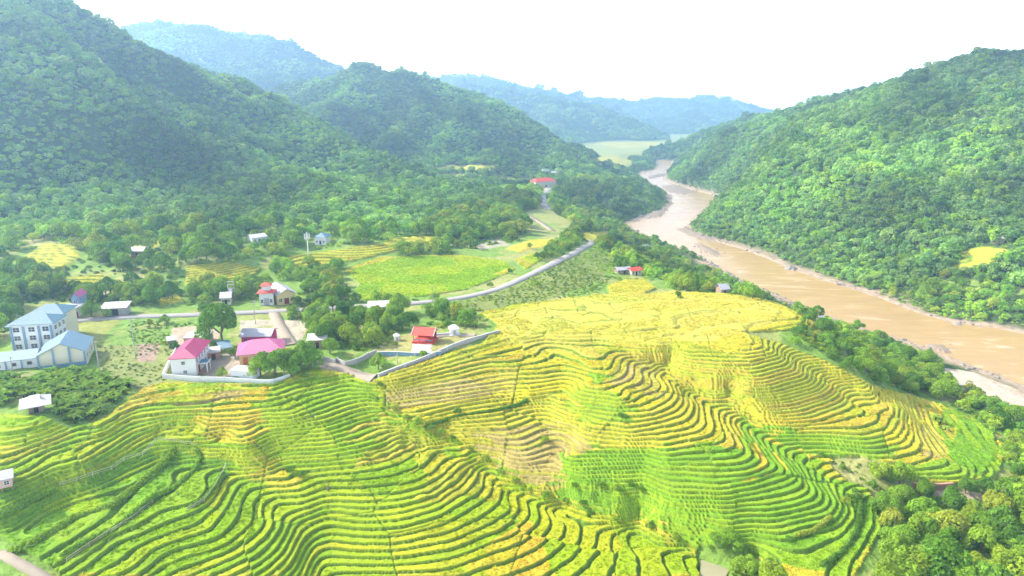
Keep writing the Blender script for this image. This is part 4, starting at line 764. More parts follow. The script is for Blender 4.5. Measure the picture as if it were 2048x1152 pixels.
# parked car
p = on(407, 619); o = empty('parked_car', (p[0], p[1], p[2]+.1), .12); tag(o, 'dark blue car parked under the umbrella shaped tree by the road', 'car'); KEEP.append((p[0], p[1], 3))
b = MB(); prof = [(-2.1, .35), (-2.1, .85), (-1.5, .95), (-.9, 1.42), (.6, 1.45), (1.2, .98), (2.0, .85), (2.15, .4)]
for s_ in (-.82, .82): b.poly([(x, s_, z) for x, z in (prof if s_ > 0 else prof[::-1])])
for k in range(len(prof)): (x0, z0), (x1, z1) = prof[k], prof[(k+1) % len(prof)]; b.quad((x0, -.82, z0), (x0, .82, z0), (x1, .82, z1), (x1, -.82, z1))
b.build('body', M['car'], o); MB().box(-1.0, .75, -.835, .835, 1.0, 1.3).build('window', M['glass'], o)
for x in (-1.3, 1.3):
    for y in (-.8, .8):
        w = MB().tube((x, y-.1, .33), (x, y+.1, .33), .33, .33, 14).build('wheel', M['tyre'], o); MB().tube((x, y-.115, .33), (x, y+.115, .33), .17, .17, 10).build('rim', M['steel'], w)
for y in (-.6, .6): MB().box(2.07, 2.14, y-.14, y+.14, .6, .74).build('headlight', M['trim'], o)
# tarpaulin, stump
p = G(1985, 990); b = MB(); n = 7
for i in range(n):
    for j in range(n): b.v.append(((i/(n-1)-.5)*3, (j/(n-1)-.5)*2.2, .55+.25*math.sin(i*1.7+j)*math.cos(j*1.3)-.3*(abs(i-3)/3)**2))
b.f = [(i*n+j, (i+1)*n+j, (i+1)*n+j+1, i*n+j+1) for i in range(n-1) for j in range(n-1)]
for i in range(n): pass
t = b.build('tarpaulin', M['tarp']); t.location = (p[0], p[1], p[2]+1.2); md = t.modifiers.new('thick', 'SOLIDIFY'); md.thickness = .05; tag(t, 'rumpled blue tarpaulin at the edge of the lower wood', 'tarpaulin')
p = on(656, 985); o = tag(MB().tube((0, 0, -.4), (.1, 0, 1.5), .35, .22, 8).tube((.1, 0, 1.4), (.5, 0, 2.1), .12, .05, 6).build('tree_stump', M['bark']), 'dark forked stump standing between two terraces at centre left', 'stump'); o.location = tuple(p)

# ------------------------------------------------------------------ plants
def crown_mesh(seed, nl, nq, leaf, mats, cz=1.15, vz=.85, trunk=False, spiky=0.0):
    g = np.random.default_rng(seed); d = g.normal(size=(nl, 3)); d /= np.linalg.norm(d, axis=1)[:, None]; d[:, 2] = np.abs(d[:, 2])*1.25-.5
    lc = d*np.array([1, 1, vz])*g.uniform(.3, .85, (nl, 1)); lr = g.uniform(.24, .50, nl); tl = g.uniform(.8, 1.2, nl)
    k = g.integers(0, nl, nq*3); n = g.normal(size=(nq*3, 3)); n /= np.linalg.norm(n, axis=1)[:, None]; n[:, 2] = np.where(n[:, 2] < -.6, -n[:, 2], n[:, 2])
    p = lc[k]+n*(lr[k]*g.uniform(.8, 1.08+spiky, nq*3))[:, None]
    ok = np.ones(len(p), bool)
    for i in range(nl): ok &= (np.linalg.norm(p-lc[i], axis=1) > lr[i]*.75) | (k == i)
    ids = np.nonzero(ok)[0][:nq]; p = p[ids]; n = n[ids]; k = k[ids]
    nn = n*.9+g.normal(size=n.shape)*.42+np.array([0, 0, .25]); nn /= np.linalg.norm(nn, axis=1)[:, None]
    a = np.cross(nn, g.normal(size=nn.shape)); a /= np.linalg.norm(a, axis=1)[:, None]; c = np.cross(nn, a); s = (leaf*g.uniform(.6, 1.35, len(p)))[:, None]
    q = np.stack([p-a*s, p-c*s*.6+nn*s*.15, p+a*s, p+c*s*.6-nn*s*.1], 1); V = q.reshape(-1, 3)+np.array([0, 0, cz]); Q = np.arange(len(V)).reshape(-1, 4); tone = tl[k]*g.uniform(.75, 1.25, len(p)); mi = np.zeros(len(Q), int)
    if trunk:
        tv, tq = trunk_arr(); Q = np.vstack([Q, tq+len(V)]); V = np.vstack([V, tv]); tone = np.concatenate([tone, np.ones(len(tq))]); mi = np.concatenate([mi, np.ones(len(tq), int)])
    return np_mesh('crown', V, Q, mats, False, attr=tone, midx=mi)
def trunk_arr(n=6):
    V = []; Q = []
    def limb(a, b, r0, r1):
        a, b = np.array(a, float), np.array(b, float); i0 = len(V)
        for t in (0, .5, 1):
            c = a+(b-a)*t; r = r0+(r1-r0)*t
            for k in range(n): V.append((c[0]+r*math.cos(2*math.pi*k/n), c[1]+r*math.sin(2*math.pi*k/n), c[2]+(.03*math.sin(k*2.1) if t == .5 else 0)))
        for s in range(2):
            for k in range(n): Q.append((i0+s*n+k, i0+s*n+(k+1) % n, i0+(s+1)*n+(k+1) % n, i0+(s+1)*n+k))
    limb((0, 0, -.25), (.02, 0, .62), .085, .055)
    for x, y, z in ((.42, .1, 1.05), (-.35, .25, 1.1), (-.1, -.42, 1.0), (.06, .08, 1.35)): limb((.02, 0, .55), (x, y, z), .045, .015)
    return np.array(V), np.array(Q)
tv, tq = trunk_arr(); TRUNK = np_mesh('trunk', tv, tq, [M['bark']], True)
CROWN = {m: [crown_mesh(100+i, nl, nq, lf, [M[m], M['bark']], cz, vz) for i, (nl, nq, lf, vz, cz) in enumerate([(14, 2200, .078, 1.0, .98), (17, 2400, .07, .9, .9), (12, 2100, .08, 1.2, 1.1), (18, 2300, .07, .75, .85), (15, 2200, .074, 1.1, 1.0)])] for m in ('leafA', 'leafB', 'leafC')}
SHRUB = {m: [crown_mesh(200+i, 9, 700, .095, [M[m], M['bark']], .42, .6) for i in range(3)] for m in ('leafA', 'leafB', 'leafC')}
def protos(name, meshes):
    c = bpy.data.collections.new(name)
    for i, me in enumerate(meshes): c.objects.link(bpy.data.objects.new('%s_%02d' % (name, i), me))
    return c
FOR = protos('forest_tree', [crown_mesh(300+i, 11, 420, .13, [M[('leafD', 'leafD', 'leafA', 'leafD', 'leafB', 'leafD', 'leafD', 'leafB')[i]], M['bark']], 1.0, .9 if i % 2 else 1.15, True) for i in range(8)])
WOOD = protos('wood_tree', [crown_mesh(320+i, 13, 1000, .088, [[M['leafA'], M['leafB'], M['leafC'], M['leafB']][i % 4], M['bark']], .95, 1.0, True) for i in range(8)])
BUSH = protos('bush', [crown_mesh(340+i, 8, 260, .15, [[M['leafB'], M['leafC'], M['leafA']][i % 3], M['bark']], .35, .55) for i in range(6)])
def scatter(name, label, cat, P, S, coll, seed):
    g = np.random.default_rng(seed); n = len(P); me = bpy.data.meshes.new(name); me.vertices.add(n); me.vertices.foreach_set('co', P.astype(np.float32).ravel())
    a = me.attributes.new('sc', 'FLOAT_VECTOR', 'POINT'); a.data.foreach_set('vector', S.astype(np.float32).ravel())
    a = me.attributes.new('rt', 'FLOAT_VECTOR', 'POINT'); r = np.zeros((n, 3)); r[:, 2] = g.uniform(0, 6.283, n); r[:, :2] = g.normal(0, .07, (n, 2)); a.data.foreach_set('vector', r.astype(np.float32).ravel())
    a = me.attributes.new('pick', 'INT', 'POINT'); a.data.foreach_set('value', g.integers(0, len(coll.objects), n).astype(np.int32))
    tn = (fbm(P[:, 0]/95, P[:, 1]/95, 3, 131)-.5)*2.0+(vnoise(P[:, 0]/22, P[:, 1]/22, 132)-.5)*.5; a = me.attributes.new('lit_tint', 'FLOAT', 'POINT'); a.data.foreach_set('value', np.clip(tn, -.45, .55).astype(np.float32))  # sunlit patches and paler bamboo stands, both painted into the leaf colour
    o = link(name, me); tag(o, label, cat, kind='stuff')
    ng = bpy.data.node_groups.new(name, 'GeometryNodeTree'); ng.interface.new_socket('Geometry', in_out='INPUT', socket_type='NodeSocketGeometry'); ng.interface.new_socket('Geometry', in_out='OUTPUT', socket_type='NodeSocketGeometry')
    gi = ng.nodes.new('NodeGroupInput'); go = ng.nodes.new('NodeGroupOutput'); ip = ng.nodes.new('GeometryNodeInstanceOnPoints'); ci = ng.nodes.new('GeometryNodeCollectionInfo')
    ci.inputs['Collection'].default_value = coll; ci.inputs['Separate Children'].default_value = True; ci.inputs['Reset Children'].default_value = True; ip.inputs['Pick Instance'].default_value = True
    def na(nm, ty): q = ng.nodes.new('GeometryNodeInputNamedAttribute'); q.data_type = ty; q.inputs[0].default_value = nm; return q.outputs['Attribute']
    L = ng.links.new; L(gi.outputs[0], ip.inputs['Points']); L(ci.outputs[0], ip.inputs['Instance']); L(na('pick', 'INT'), ip.inputs['Instance Index']); L(na('sc', 'FLOAT_VECTOR'), ip.inputs['Scale'])
    e2 = ng.nodes.new('FunctionNodeEulerToRotation'); L(na('rt', 'FLOAT_VECTOR'), e2.inputs[0]); L(e2.outputs[0], ip.inputs['Rotation']); L(ip.outputs[0], go.inputs[0])
    o.modifiers.new('scatter', 'NODES').node_group = ng; return o
def ring(r0, r1, s, amax=.78):
    out = []; r = r0
    while r < r1:
        st = s*(1+0*r); n = int(2*amax*r/st); a = np.linspace(-amax, amax, n)+rng.uniform(-.5, .5, n)*st/r; rr = r+rng.uniform(-.5, .5, n)*st; out.append(np.stack([rr*np.sin(a), rr*np.cos(a)], 1)); r += st
    return np.vstack(out)
ELEV = ((Z2+4-CAM_Z)/R2).reshape(shp2); RUN = np.maximum.accumulate(ELEV, axis=0); LR0, LDR, A0, DA = math.log(396), .0052, -.84, .0042
def visible(x, y, top, slack=.02):
    r = np.hypot(x, y); a = np.arctan2(x, y); i = np.clip(((np.log(np.maximum(r-14, 396))-LR0)/LDR).astype(int)-1, 0, shp2[0]-1); j = np.clip(((a-A0)/DA).astype(int), 0, shp2[1]-1)
    return (top-CAM_Z)/r > RUN[i, j]-slack
open_land = [p for p in FIELDS]+[p for _, p in PATCH]
for nm, r0, r1, sp, sz in (('forest', 150, 900, 4.9, 4.5), ('forest', 900, 1650, 6.4, 5.0), ('forest', 1650, 2700, 9.5, 6.8), ('forest', 2700, 5600, 19, 13.0)):
    P = ring(r0, r1, sp); z, mt, sd = base(P[:, 0], P[:, 1]); thr = 2.5 if r0 < 900 else 1.0
    ok = (mt > thr) & (sd > 7) & visible(P[:, 0], P[:, 1], z+12, .02 if r0 < 2000 else .006)
    px, py = project(P[:, 0], P[:, 1], z)
    if r0 < 900: ok |= (sd > 20) & inpoly(px, py, PL('-60,372 420,372 800,345 1045,345 1062,372 1060,402 1000,460 880,466 600,458 300,468 -60,482'))
    for p in open_land:
        ok &= ~(inpoly(px, py, p) & (mt < 22))
    P, z, sd = P[ok], z[ok], sd[ok]; n = len(P); s = sz*np.exp(rng.normal(-.06, .26, n))*np.where(rng.random(n) < .06, 1.4, 1)*(.82+.36*vnoise(P[:, 0]/60, P[:, 1]/60, 77)); s *= np.where(sd < 18, .55, 1)*np.where(P[:, 0] < 120, .8, 1.02)
    S = np.stack([s, s*rng.uniform(.85, 1.15, n), s*rng.uniform(.7, 1.05, n)], 1)
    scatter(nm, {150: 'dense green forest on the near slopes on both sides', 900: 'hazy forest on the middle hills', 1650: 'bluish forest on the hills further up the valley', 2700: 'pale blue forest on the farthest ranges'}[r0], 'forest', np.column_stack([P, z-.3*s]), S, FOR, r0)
# woods of the valley floor: outline, spacing, size, colours (weights of dark, mid, yellow), group
WOODS = [("1150,452 1250,440 1262,468 1300,490 1350,515 1400,543 1450,560 1500,580 1562,604 1500,602 1440,588 1350,583 1332,562 1290,552 1240,535 1212,515 1195,500 1150,470", 6.0, 3.7, (.25, .5, .25), 'trees along the left bank of the river'),
 ("1098,400 1118,374 1200,350 1290,370 1325,395 1322,416 1262,438 1150,446 1112,428", 8, 5.2, (.22, .5, .28), 'trees of the river bend'), ("850,470 900,440 1000,400 1060,378 1080,380 1072,418 1036,428 1045,446 1052,468 1000,474 940,482 880,482", 7, 5.0, (.25, .5, .25), 'trees at the foot of the hills'),
 ("1060,360 1130,340 1260,340 1280,350 1200,346 1112,372", 9, 5.5, (.35, .5, .15), 'trees of the river bend'), ("0,468 500,452 600,462 700,462 860,470 880,478 760,485 700,490 640,498 560,505 480,524 370,532 330,546 280,542 240,545 200,525 165,500 50,490 0,520", 9.0, 4.4, (.25, .5, .25), 'trees at the foot of the hills'),
 ("0,555 130,562 200,592 300,572 368,590 420,574 500,566 518,562 540,575 512,600 450,600 380,612 330,612 260,612 170,610 100,600 0,606", 6.0, 3.6, (.22, .5, .28), 'trees behind the village road'), ("0,535 55,515 60,545 125,545 130,560 0,558", 7, 4, (.4, .4, .2), 'trees behind the village road'),
 ("562,622 575,612 600,585 640,560 680,560 700,600 745,604 800,625 822,650 808,662 790,688 740,702 690,702 640,694 600,670", 5.6, 3.5, (.3, .45, .25), 'trees in the middle of the village'), ("560,505 640,530 690,535 672,562 640,558 600,565 560,560 540,545", 6.5, 3.4, (.25, .5, .25), 'trees in the middle of the village'),
 ("800,500 905,494 905,508 790,518", 6, 3.2, (.5, .4, .1), 'trees between the valley paddies'), ("870,490 960,470 1020,470 1040,480 940,500", 7, 3.6, (.25, .5, .25), 'trees between the valley paddies'), ("1100,495 1135,470 1160,470 1160,490 1120,512 1085,518", 5, 3.0, (.25, .5, .25), 'trees between the valley paddies'),
 ("840,600 850,608 700,612 700,604 760,602", 7, 2.6, (.4, .5, .1), 'trees in the middle of the village'), ("850,618 900,610 950,625 940,655 910,665 880,655 855,650", 6, 2.6, (.3, .5, .2), 'trees in the middle of the village'),
 ("1572,612 1625,630 1720,668 1800,695 1870,728 1900,770 1960,800 2048,850 2120,890 2120,985 2040,990 2015,985 2015,905 1970,855 1880,806 1760,768 1650,712 1590,672 1640,662", 6.2, 3.3, (.3, .45, .25), 'trees along the left bank of the river'),
 ("1800,990 1900,992 1960,1000 2048,990 2130,990 2160,1200 1790,1200 1775,1110 1768,1040 1760,1000", 4.4, 4.5, (.3, .45, .25), 'trees of the lower wood'), ("1740,922 1800,950 1822,972 1760,985 1730,960", 5.5, 3.4, (.2, .5, .3), 'trees of the lower wood'), ("1490,1115 1545,1130 1550,1175 1450,1175", 6, 3.2, (.2, .5, .3), 'trees of the lower wood'),
 ("1700,556 1850,470 2048,470 2110,560 2110,652 2040,652 1900,636 1830,615 1760,590", 7.5, 3.4, (.25, .5, .25), 'trees along the far bank of the river'), ("0,690 22,650 22,600 0,600 -40,620 -40,720", 6, 4, (.4, .5, .1), 'trees behind the village road')]
roadpts = np.vstack([np.array([G(a, b)[:2] for a, b in PL(s)]) if False else np.array([G(*(np.array(p)*(1-t)+np.array(q)*t))[:2] for p, q in zip(PL(s)[:-1], PL(s)[1:]) for t in (0, .33, .66)]) for _, _, s in ROADS])
XX, YY = [], []
cand = []
for wi, (s, sp, sz, wts, grp) in enumerate(WOODS):
    poly = PL(s); c = np.array([G(a, min(b, 1180))[:2] for a, b in poly]); x0, y0 = c.min(0)-5; x1, y1 = c.max(0)+5
    ix, iy = np.meshgrid(np.arange(x0, x1, sp), np.arange(y0, y1, sp)); x = ix.ravel()+rng.uniform(-.42, .42, ix.size)*sp; y = iy.ravel()+rng.uniform(-.42, .42, ix.size)*sp
    if len(x) > 40000: continue
    z = zbase(x, y); px, py = project(x, y, z); ok = inpoly(px, py, poly)
    for p in open_land: ok &= ~inpoly(px, py, p)
    x, y, z, px, py = x[ok], y[ok], z[ok], px[ok], py[ok]
    if len(x) == 0: continue
    _, mt, sd = base(x, y); d = np.full(len(x), 99.0)
    for kx, ky, kr in KEEP: d = np.minimum(d, np.hypot(x-kx, y-ky)-kr-sz*.5)
    dr = np.sqrt(((x[:, None]-roadpts[None, :, 0])**2+(y[:, None]-roadpts[None, :, 1])**2).min(1))
    ok = (d > 0) & (sd > 6) & (mt < 3.5) & (dr > 5.5)
    for i in np.nonzero(ok)[0]: cand.append((x[i], y[i], z[i], sz*rng.uniform(.65, 1.3)*(.7 if sd[i] < 14 else 1), rng.choice(3, p=wts), grp, px[i], py[i]))
HERO = [(445, 690, 7.6, 0), (414, 622, 3.8, 0), (521, 749, 4.0, 1), (550, 748, 5.2, 0), (470, 716, 2.6, 0), (505, 712, 2.4, 1), (430, 702, 2.2, 1), (576, 733, 3.6, 1), (610, 722, 3.8, 0), (660, 708, 3.4, 1), (640, 690, 3.6, 0), (330, 648, 2.0, 1), (300, 655, 1.6, 2), (350, 702, 1.8, 0), (600, 745, 4.6, 0), (622, 738, 3.6, 1), (580, 750, 2.6, 2), (445, 757, 2.0, 2), (757, 738, 3.0, 1), (183, 636, 4.2, 0), (212, 636, 2.0, 1), (346, 602, 4.0, 0), (847, 716, 1.5, 1), (1886, 800, 5.6, 1), (1790, 752, 4.2, 1), (1700, 740, 2.8, 0), (1760, 770, 2.4, 1), (1600, 668, 2.8, 0), (1615, 650, 2.6, 0), (1590, 690, 2.2, 1),
        (1356, 600, 1.8, 0), (1435, 1097, 2.6, 1), (1462, 1096, 2.8, 1), (1490, 1150, 3.0, 1), (1760, 960, 3.2, 2), (1800, 965, 3.4, 1), (1845, 1000, 3.4, 0), (1800, 1010, 3.6, 1), (1850, 1050, 4.6, 1), (1900, 1030, 4.0, 0), (1800, 1100, 4.4, 1), (1960, 1110, 4.2, 1), (1870, 1125, 3.8, 0), (2010, 1140, 3.4, 2), (1990, 1040, 4.0, 2), (1930, 985, 2.8, 0), (1970, 985, 2.6, 0), (700, 690, 4.4, 2), (650, 690, 4.4, 0), (745, 690, 4.0, 2), (690, 640, 4.4, 0), (640, 640, 4.2, 1),
        (1075, 520, 2.2, 0), (1150, 492, 3.4, 1), (1020, 548, 1.6, 0), (870, 600, 2.2, 1), (980, 575, 1.6, 0), (1060, 498, 1.8, 0), (775, 605, 2.4, 1), (672, 582, 3.4, 1), (1240, 540, 3.2, 0), (1075, 575, 2, 2)]
trees = []
for a, b, s, c in HERO:
    p = G(a, b); trees.append((p[0], p[1], p[2], s, c, 'trees standing on their own', a, b))
HX = np.array([(t[0], t[1], t[3]) for t in trees])
cand = [c for c in cand if (np.hypot(HX[:, 0]-c[0], HX[:, 1]-c[1]) > .75*(HX[:, 2]+c[3])).all()]
inframe = [c for c in cand if -15 < c[6] < 2063 and 300 < c[7] < 1175]
inframe.sort(key=lambda c: -c[3]/math.hypot(c[0], c[1]))
trees += inframe[:248]; chosen = set(id(c) for c in inframe[:248]); rest = [c for c in cand if id(c) not in chosen]
if rest:
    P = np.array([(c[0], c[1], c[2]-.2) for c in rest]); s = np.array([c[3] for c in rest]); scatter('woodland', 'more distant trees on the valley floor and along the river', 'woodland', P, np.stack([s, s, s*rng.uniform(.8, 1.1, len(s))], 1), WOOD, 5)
# bushes: undergrowth of the woods and scrub
SCRUB = [(w[0], 3.0, 1.4) for w in WOODS]+[("0,752 60,756 150,742 195,748 262,768 258,782 205,832 150,850 112,842 105,812 85,795 40,795 0,815", 1.6, 1.0), ("850,612 940,600 1050,560 1170,500 1240,500 1230,545 1200,585 1100,602 1040,610 950,625", 2.0, .7), ("190,690 270,690 322,690 345,700 330,760 280,780 205,765", 1.9, .5), ("290,640 420,636 420,650 340,660 345,690 270,690 240,650", 1.9, .6), ("1560,605 1640,640 1700,700 1640,700 1570,660", 3, 1.2), ("0,985 60,990 110,985 60,1050 0,1055", 2.6, .8), ("1480,1098 1560,1150 1500,1170 1450,1160 1470,1110", 2.6, .9), ("1660,918 1740,925 1740,985 1690,965", 2.4, .7), ("650,760 700,752 740,775 760,800 720,770", 3, .5), ("0,470 560,480 540,560 300,610 0,610", 5.5, 1.4), ("1240,500 1330,560 1240,562 1200,545", 3, 1.0)]
bl = []
for s, sp, sz in SCRUB:
    poly = PL(s); c = np.array([G(a, min(b, 1180))[:2] for a, b in poly]); x0, y0 = c.min(0); x1, y1 = c.max(0); ix, iy = np.meshgrid(np.arange(x0, x1, sp), np.arange(y0, y1, sp))
    if ix.size > 60000: continue
    x = ix.ravel()+rng.uniform(-.5, .5, ix.size)*sp; y = iy.ravel()+rng.uniform(-.5, .5, ix.size)*sp; z = zbase(x, y); px, py = project(x, y, z); ok = inpoly(px, py, poly) & (vnoise(x/9, y/9, 91) > .3)
    for p in open_land[:len(FIELDS)]: ok &= ~inpoly(px, py, p)
    for p in (PATCH[0][1], PATCH[1][1], PATCH[2][1], PATCH[4][1], PATCH[8][1], PATCH[7][1]): ok &= ~inpoly(px, py, p)
    ok &= ~inpoly(px, py, TERR); x, y, z = x[ok], y[ok], z[ok]
    if len(x) == 0: continue
    dr = np.sqrt(((x[:, None]-roadpts[None, :, 0])**2+(y[:, None]-roadpts[None, :, 1])**2).min(1)); sd = base(x, y)[2]; d = np.full(len(x), 99.0)
    for kx, ky, kr in KEEP: d = np.minimum(d, np.hypot(x-kx, y-ky)-kr+1)
    ok = (dr > 4.2) & (sd > 4) & (d > 0); s_ = sz*rng.uniform(.5, 1.4, ok.sum()); bl.append(np.column_stack([x[ok], y[ok], z[ok], s_]))
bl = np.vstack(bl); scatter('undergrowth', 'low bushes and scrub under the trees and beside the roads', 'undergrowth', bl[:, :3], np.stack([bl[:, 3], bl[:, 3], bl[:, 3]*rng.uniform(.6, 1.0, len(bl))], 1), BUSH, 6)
# rocks along the water
def rock(seed):
    g = np.random.default_rng(seed); b = MB(); n = 9
    for k in range(5):
        ph = -math.pi/2+math.pi*k/4
        for j in range(n): t = 2*math.pi*j/n; r = g.uniform(.8, 1.15); b.v.append((math.cos(ph)*math.cos(t)*r, math.cos(ph)*math.sin(t)*r*.8, math.sin(ph)*.55*r))
    for k in range(4):
        for j in range(n): b.f.append((k*n+j, k*n+(j+1) % n, (k+1)*n+(j+1) % n, (k+1)*n+j))
    me = bpy.data.meshes.new('rock'); me.from_pydata(b.v, [], b.f); me.materials.append(M['rock']); return me
rk = protos('river_rock', [rock(i) for i in range(4)]); P = rng.uniform((60, 230), (420, 1500), (60000, 2)); sdv, lfv = river_sd(P[:, 0], P[:, 1]); ok = (sdv > -2.5) & (sdv < 8) & (vnoise(P[:, 0]/18, P[:, 1]/18, 55) > .45); P = P[ok][:9000]
Q_ = [at_z(a, b, ZR)[:2] for a, b in PL("1310,428 1420,500 1380,465 1410,474 1400,495 1430,508 1340,376 1310,352 1880,698")]
P = np.vstack([P]+[np.array(q)+rng.normal(0, 5, (40, 2)) for q in Q_]); zz = np.maximum(base(P[:, 0], P[:, 1])[0], ZR-.2)+.1; s_ = np.exp(rng.normal(-.75, .6, len(P))); scatter('river_rocks', 'rocks and boulders along the edges of the muddy river', 'rocks', np.column_stack([P, zz]), np.stack([s_, s_, s_], 1), rk, 9)
# tufts of rice standing proud of the crop
rm_, rn_, ro_ = nodes_of('rice_blades'); ra = rn_.nodes.new('ShaderNodeAttribute'); ra.attribute_name = 'rcol'; ra.attribute_type = 'INSTANCER'; rd = rn_.nodes.new('ShaderNodeBsdfDiffuse'); rt_ = rn_.nodes.new('ShaderNodeBsdfTranslucent'); rx = N(rn_, 'ShaderNodeMixShader', Fac=.3)
for q in (rd, rt_): rn_.links.new(ra.outputs['Vector'], q.inputs[0])
rn_.links.new(rd.outputs[0], rx.inputs[1]); rn_.links.new(rt_.outputs[0], rx.inputs[2]); rn_.links.new(rx.outputs[0], ro_.inputs[0])
def tuft_mesh(seed):
    g = np.random.default_rng(seed); V = []; Q = []
    for k in range(14):
        a = g.uniform(0, 6.28); r = g.uniform(0, .42); x, y = r*math.cos(a), r*math.sin(a); b = g.uniform(0, 6.28); dx, dy = .16*math.cos(b), .16*math.sin(b); lx, ly = g.normal(0, .30, 2); h = g.uniform(.10, .24); i = len(V)
        V += [(x-dx, y-dy, -.15), (x+dx, y+dy, -.15), (x+dx*.6+lx, y+dy*.6+ly, h), (x-dx*.6+lx, y-dy*.6+ly, h*.9)]; Q.append((i, i+1, i+2, i+3))
    return np_mesh('rice_tuft', np.array(V), np.array(Q), [rm_], False)
tuf = protos('rice_tuft', [tuft_mesh(400+i) for i in range(5)])
ok = info['crop'] & (bil(GSL, X, Y) < .26) & (info['can'] > .6) & (info['px'] > -60) & (info['px'] < 2110) & (info['py'] < 1200); ids = np.nonzero(ok)[0]; wgt = np.hypot(X[ids], Y[ids])**2; ids = rng.choice(ids, min(26000, len(ids)), replace=False, p=wgt/wgt.sum())
rs = scatter('rice_plants', 'standing rice on the terraces', 'rice', np.column_stack([X[ids], Y[ids], Zg[ids]]), rng.uniform(.5, .95, (len(ids), 1))*np.ones(3), tuf, 12)
a = rs.data.attributes.new('rcol', 'FLOAT_VECTOR', 'POINT'); a.data.foreach_set('vector', (Cg[ids]*rng.uniform(1.1, 1.9, (len(ids), 1))).astype(np.float32).ravel())
# single trees
MK = ('leafA', 'leafB', 'leafC'); TONE = ('dark green', 'mid green', 'yellow green')
todo = []
for i, (x, y, z, s, c, grp, px, py) in enumerate(trees):
    o = empty('tree', (x, y, float(height(x, y)[0])), rng.uniform(0, 6.28), s); t = link('trunk', TRUNK, o); k = link('crown', CROWN[MK[c]][int(rng.integers(0, 5))], o)
    vz = rng.uniform(.85, 1.15); k.scale = (1, rng.uniform(.88, 1.1), vz)
    if i == 0: k.data = CROWN['leafA'][0]; k.scale = (1, 1, 1.25)
    if i == 1: k.scale = (1.15, 1, .55)
    todo.append((o, px, py, TONE[c], s, 'tree', grp))
# shrubs of the gully and the terrace edges
SH = "592,953 580,947 604,957 1060,985 1092,1000 1128,1008 905,884 882,873 836,850 812,842 942,907 1002,948 1148,978 1200,977 1232,985 1262,976 1282,985 1165,1012 1420,1098 1475,1100 1640,915 1684,938 915,830 1050,808 1090,885 1078,893 1245,838 1250,850 760,775 752,800 790,826 862,862 970,925 1030,968 1180,1030 1235,1045 1300,1062 1350,1085 1500,905 1360,600 1505,1108 1540,1130 1580,1085 1655,1050 1690,1010 1700,1005 1715,1000 420,720 470,762 610,760 330,690 345,685"
for a, b in PL(SH):
    p = on(a, b); s = rng.uniform(.9, 1.7); c = int(rng.choice(3, p=(.45, .4, .15))); o = link('shrub', SHRUB[MK[c]][int(rng.integers(0, 3))]); o.location = tuple(p); o.scale = (s, s, s); o.rotation_euler.z = rng.uniform(0, 6.28); todo.append((o, a, b, TONE[c], s, 'shrub', 'shrubs between the terraces'))
# banana plants
def banana(seed):
    g = np.random.default_rng(seed); V = []; Q = []
    for l in range(9):
        az = l*2.4+g.uniform(-.3, .3); ln = g.uniform(1.7, 2.4); up = g.uniform(.5, 1.3); i0 = len(V); n = 6; ca, sa = math.cos(az), math.sin(az)
        for k in range(n+1):
            t = k/n; r = ln*t*(1-.12*t); z = 1.0+up*t*1.6-1.5*t*t*g.uniform(.85, 1.1); w = .34*math.sin(math.pi*min(1, .12+.88*t))**.6
            for sgn in (-1, 0, 1): V.append((r*ca-sgn*w*sa, r*sa+sgn*w*ca, z+(0 if sgn == 0 else .09)))
        for k in range(n):
            for m_ in range(2): q = i0+3*k+m_; Q.append((q, q+3, q+4, q+1))
    return np_mesh('foliage', np.array(V), np.array(Q), [M['banana']], False, attr=np.repeat(g.uniform(.7, 1.25, 9), 12))
BAN = [banana(s) for s in range(5)]; bs = MB().tube((0, 0, -.5), (0, 0, 1.1), .17, .12, 7); STEM = bpy.data.meshes.new('stem'); STEM.from_pydata(bs.v, [], bs.f); STEM.materials.append(M['banana'])
poly = PL("0,752 60,756 150,742 195,748 262,768 258,782 205,832 150,850 112,842 105,812 85,795 40,795 0,815"); c = np.array([G(a, b)[:2] for a, b in poly]); x0, y0 = c.min(0); x1, y1 = c.max(0)
nb = 0
for yy in np.arange(y0, y1, 2.5):
    for xx in np.arange(x0, x1, 2.5):
        x = xx+rng.uniform(-1.1, 1.1); y = yy+rng.uniform(-1.1, 1.1); z = float(zbase(x, y)[0]); px, py = project(x, y, z)
        if not inpoly(np.array([px]), np.array([py]), poly)[0] or any(math.hypot(x-a, y-b) < r-1.0 for a, b, r in KEEP): continue
        s = rng.uniform(.9, 1.5); o = empty('banana_plant', (x, y, float(height(x, y)[0])), rng.uniform(0, 6.28), s); link('stem', STEM, o); link('foliage', BAN[int(rng.integers(0, 5))], o); todo.append((o, float(px), float(py), 'bright green', s, 'banana plant', 'banana plants of the grove by the blue roofed hall')); nb += 1
for a, b in PL("955,648 960,640 952,655 1325,560 1335,556 1320,552 1880,850 1890,862 1870,845 1860,1000 1752,1010 1765,1030 470,600 490,598 520,592 300,598 330,595"):
    p = on(a, b); s = rng.uniform(.9, 1.4); o = empty('banana_plant', tuple(p), rng.uniform(0, 6.28), s); link('stem', STEM, o); link('foliage', BAN[int(rng.integers(0, 5))], o); todo.append((o, a, b, 'bright green', s, 'banana plant', 'scattered banana plants'))
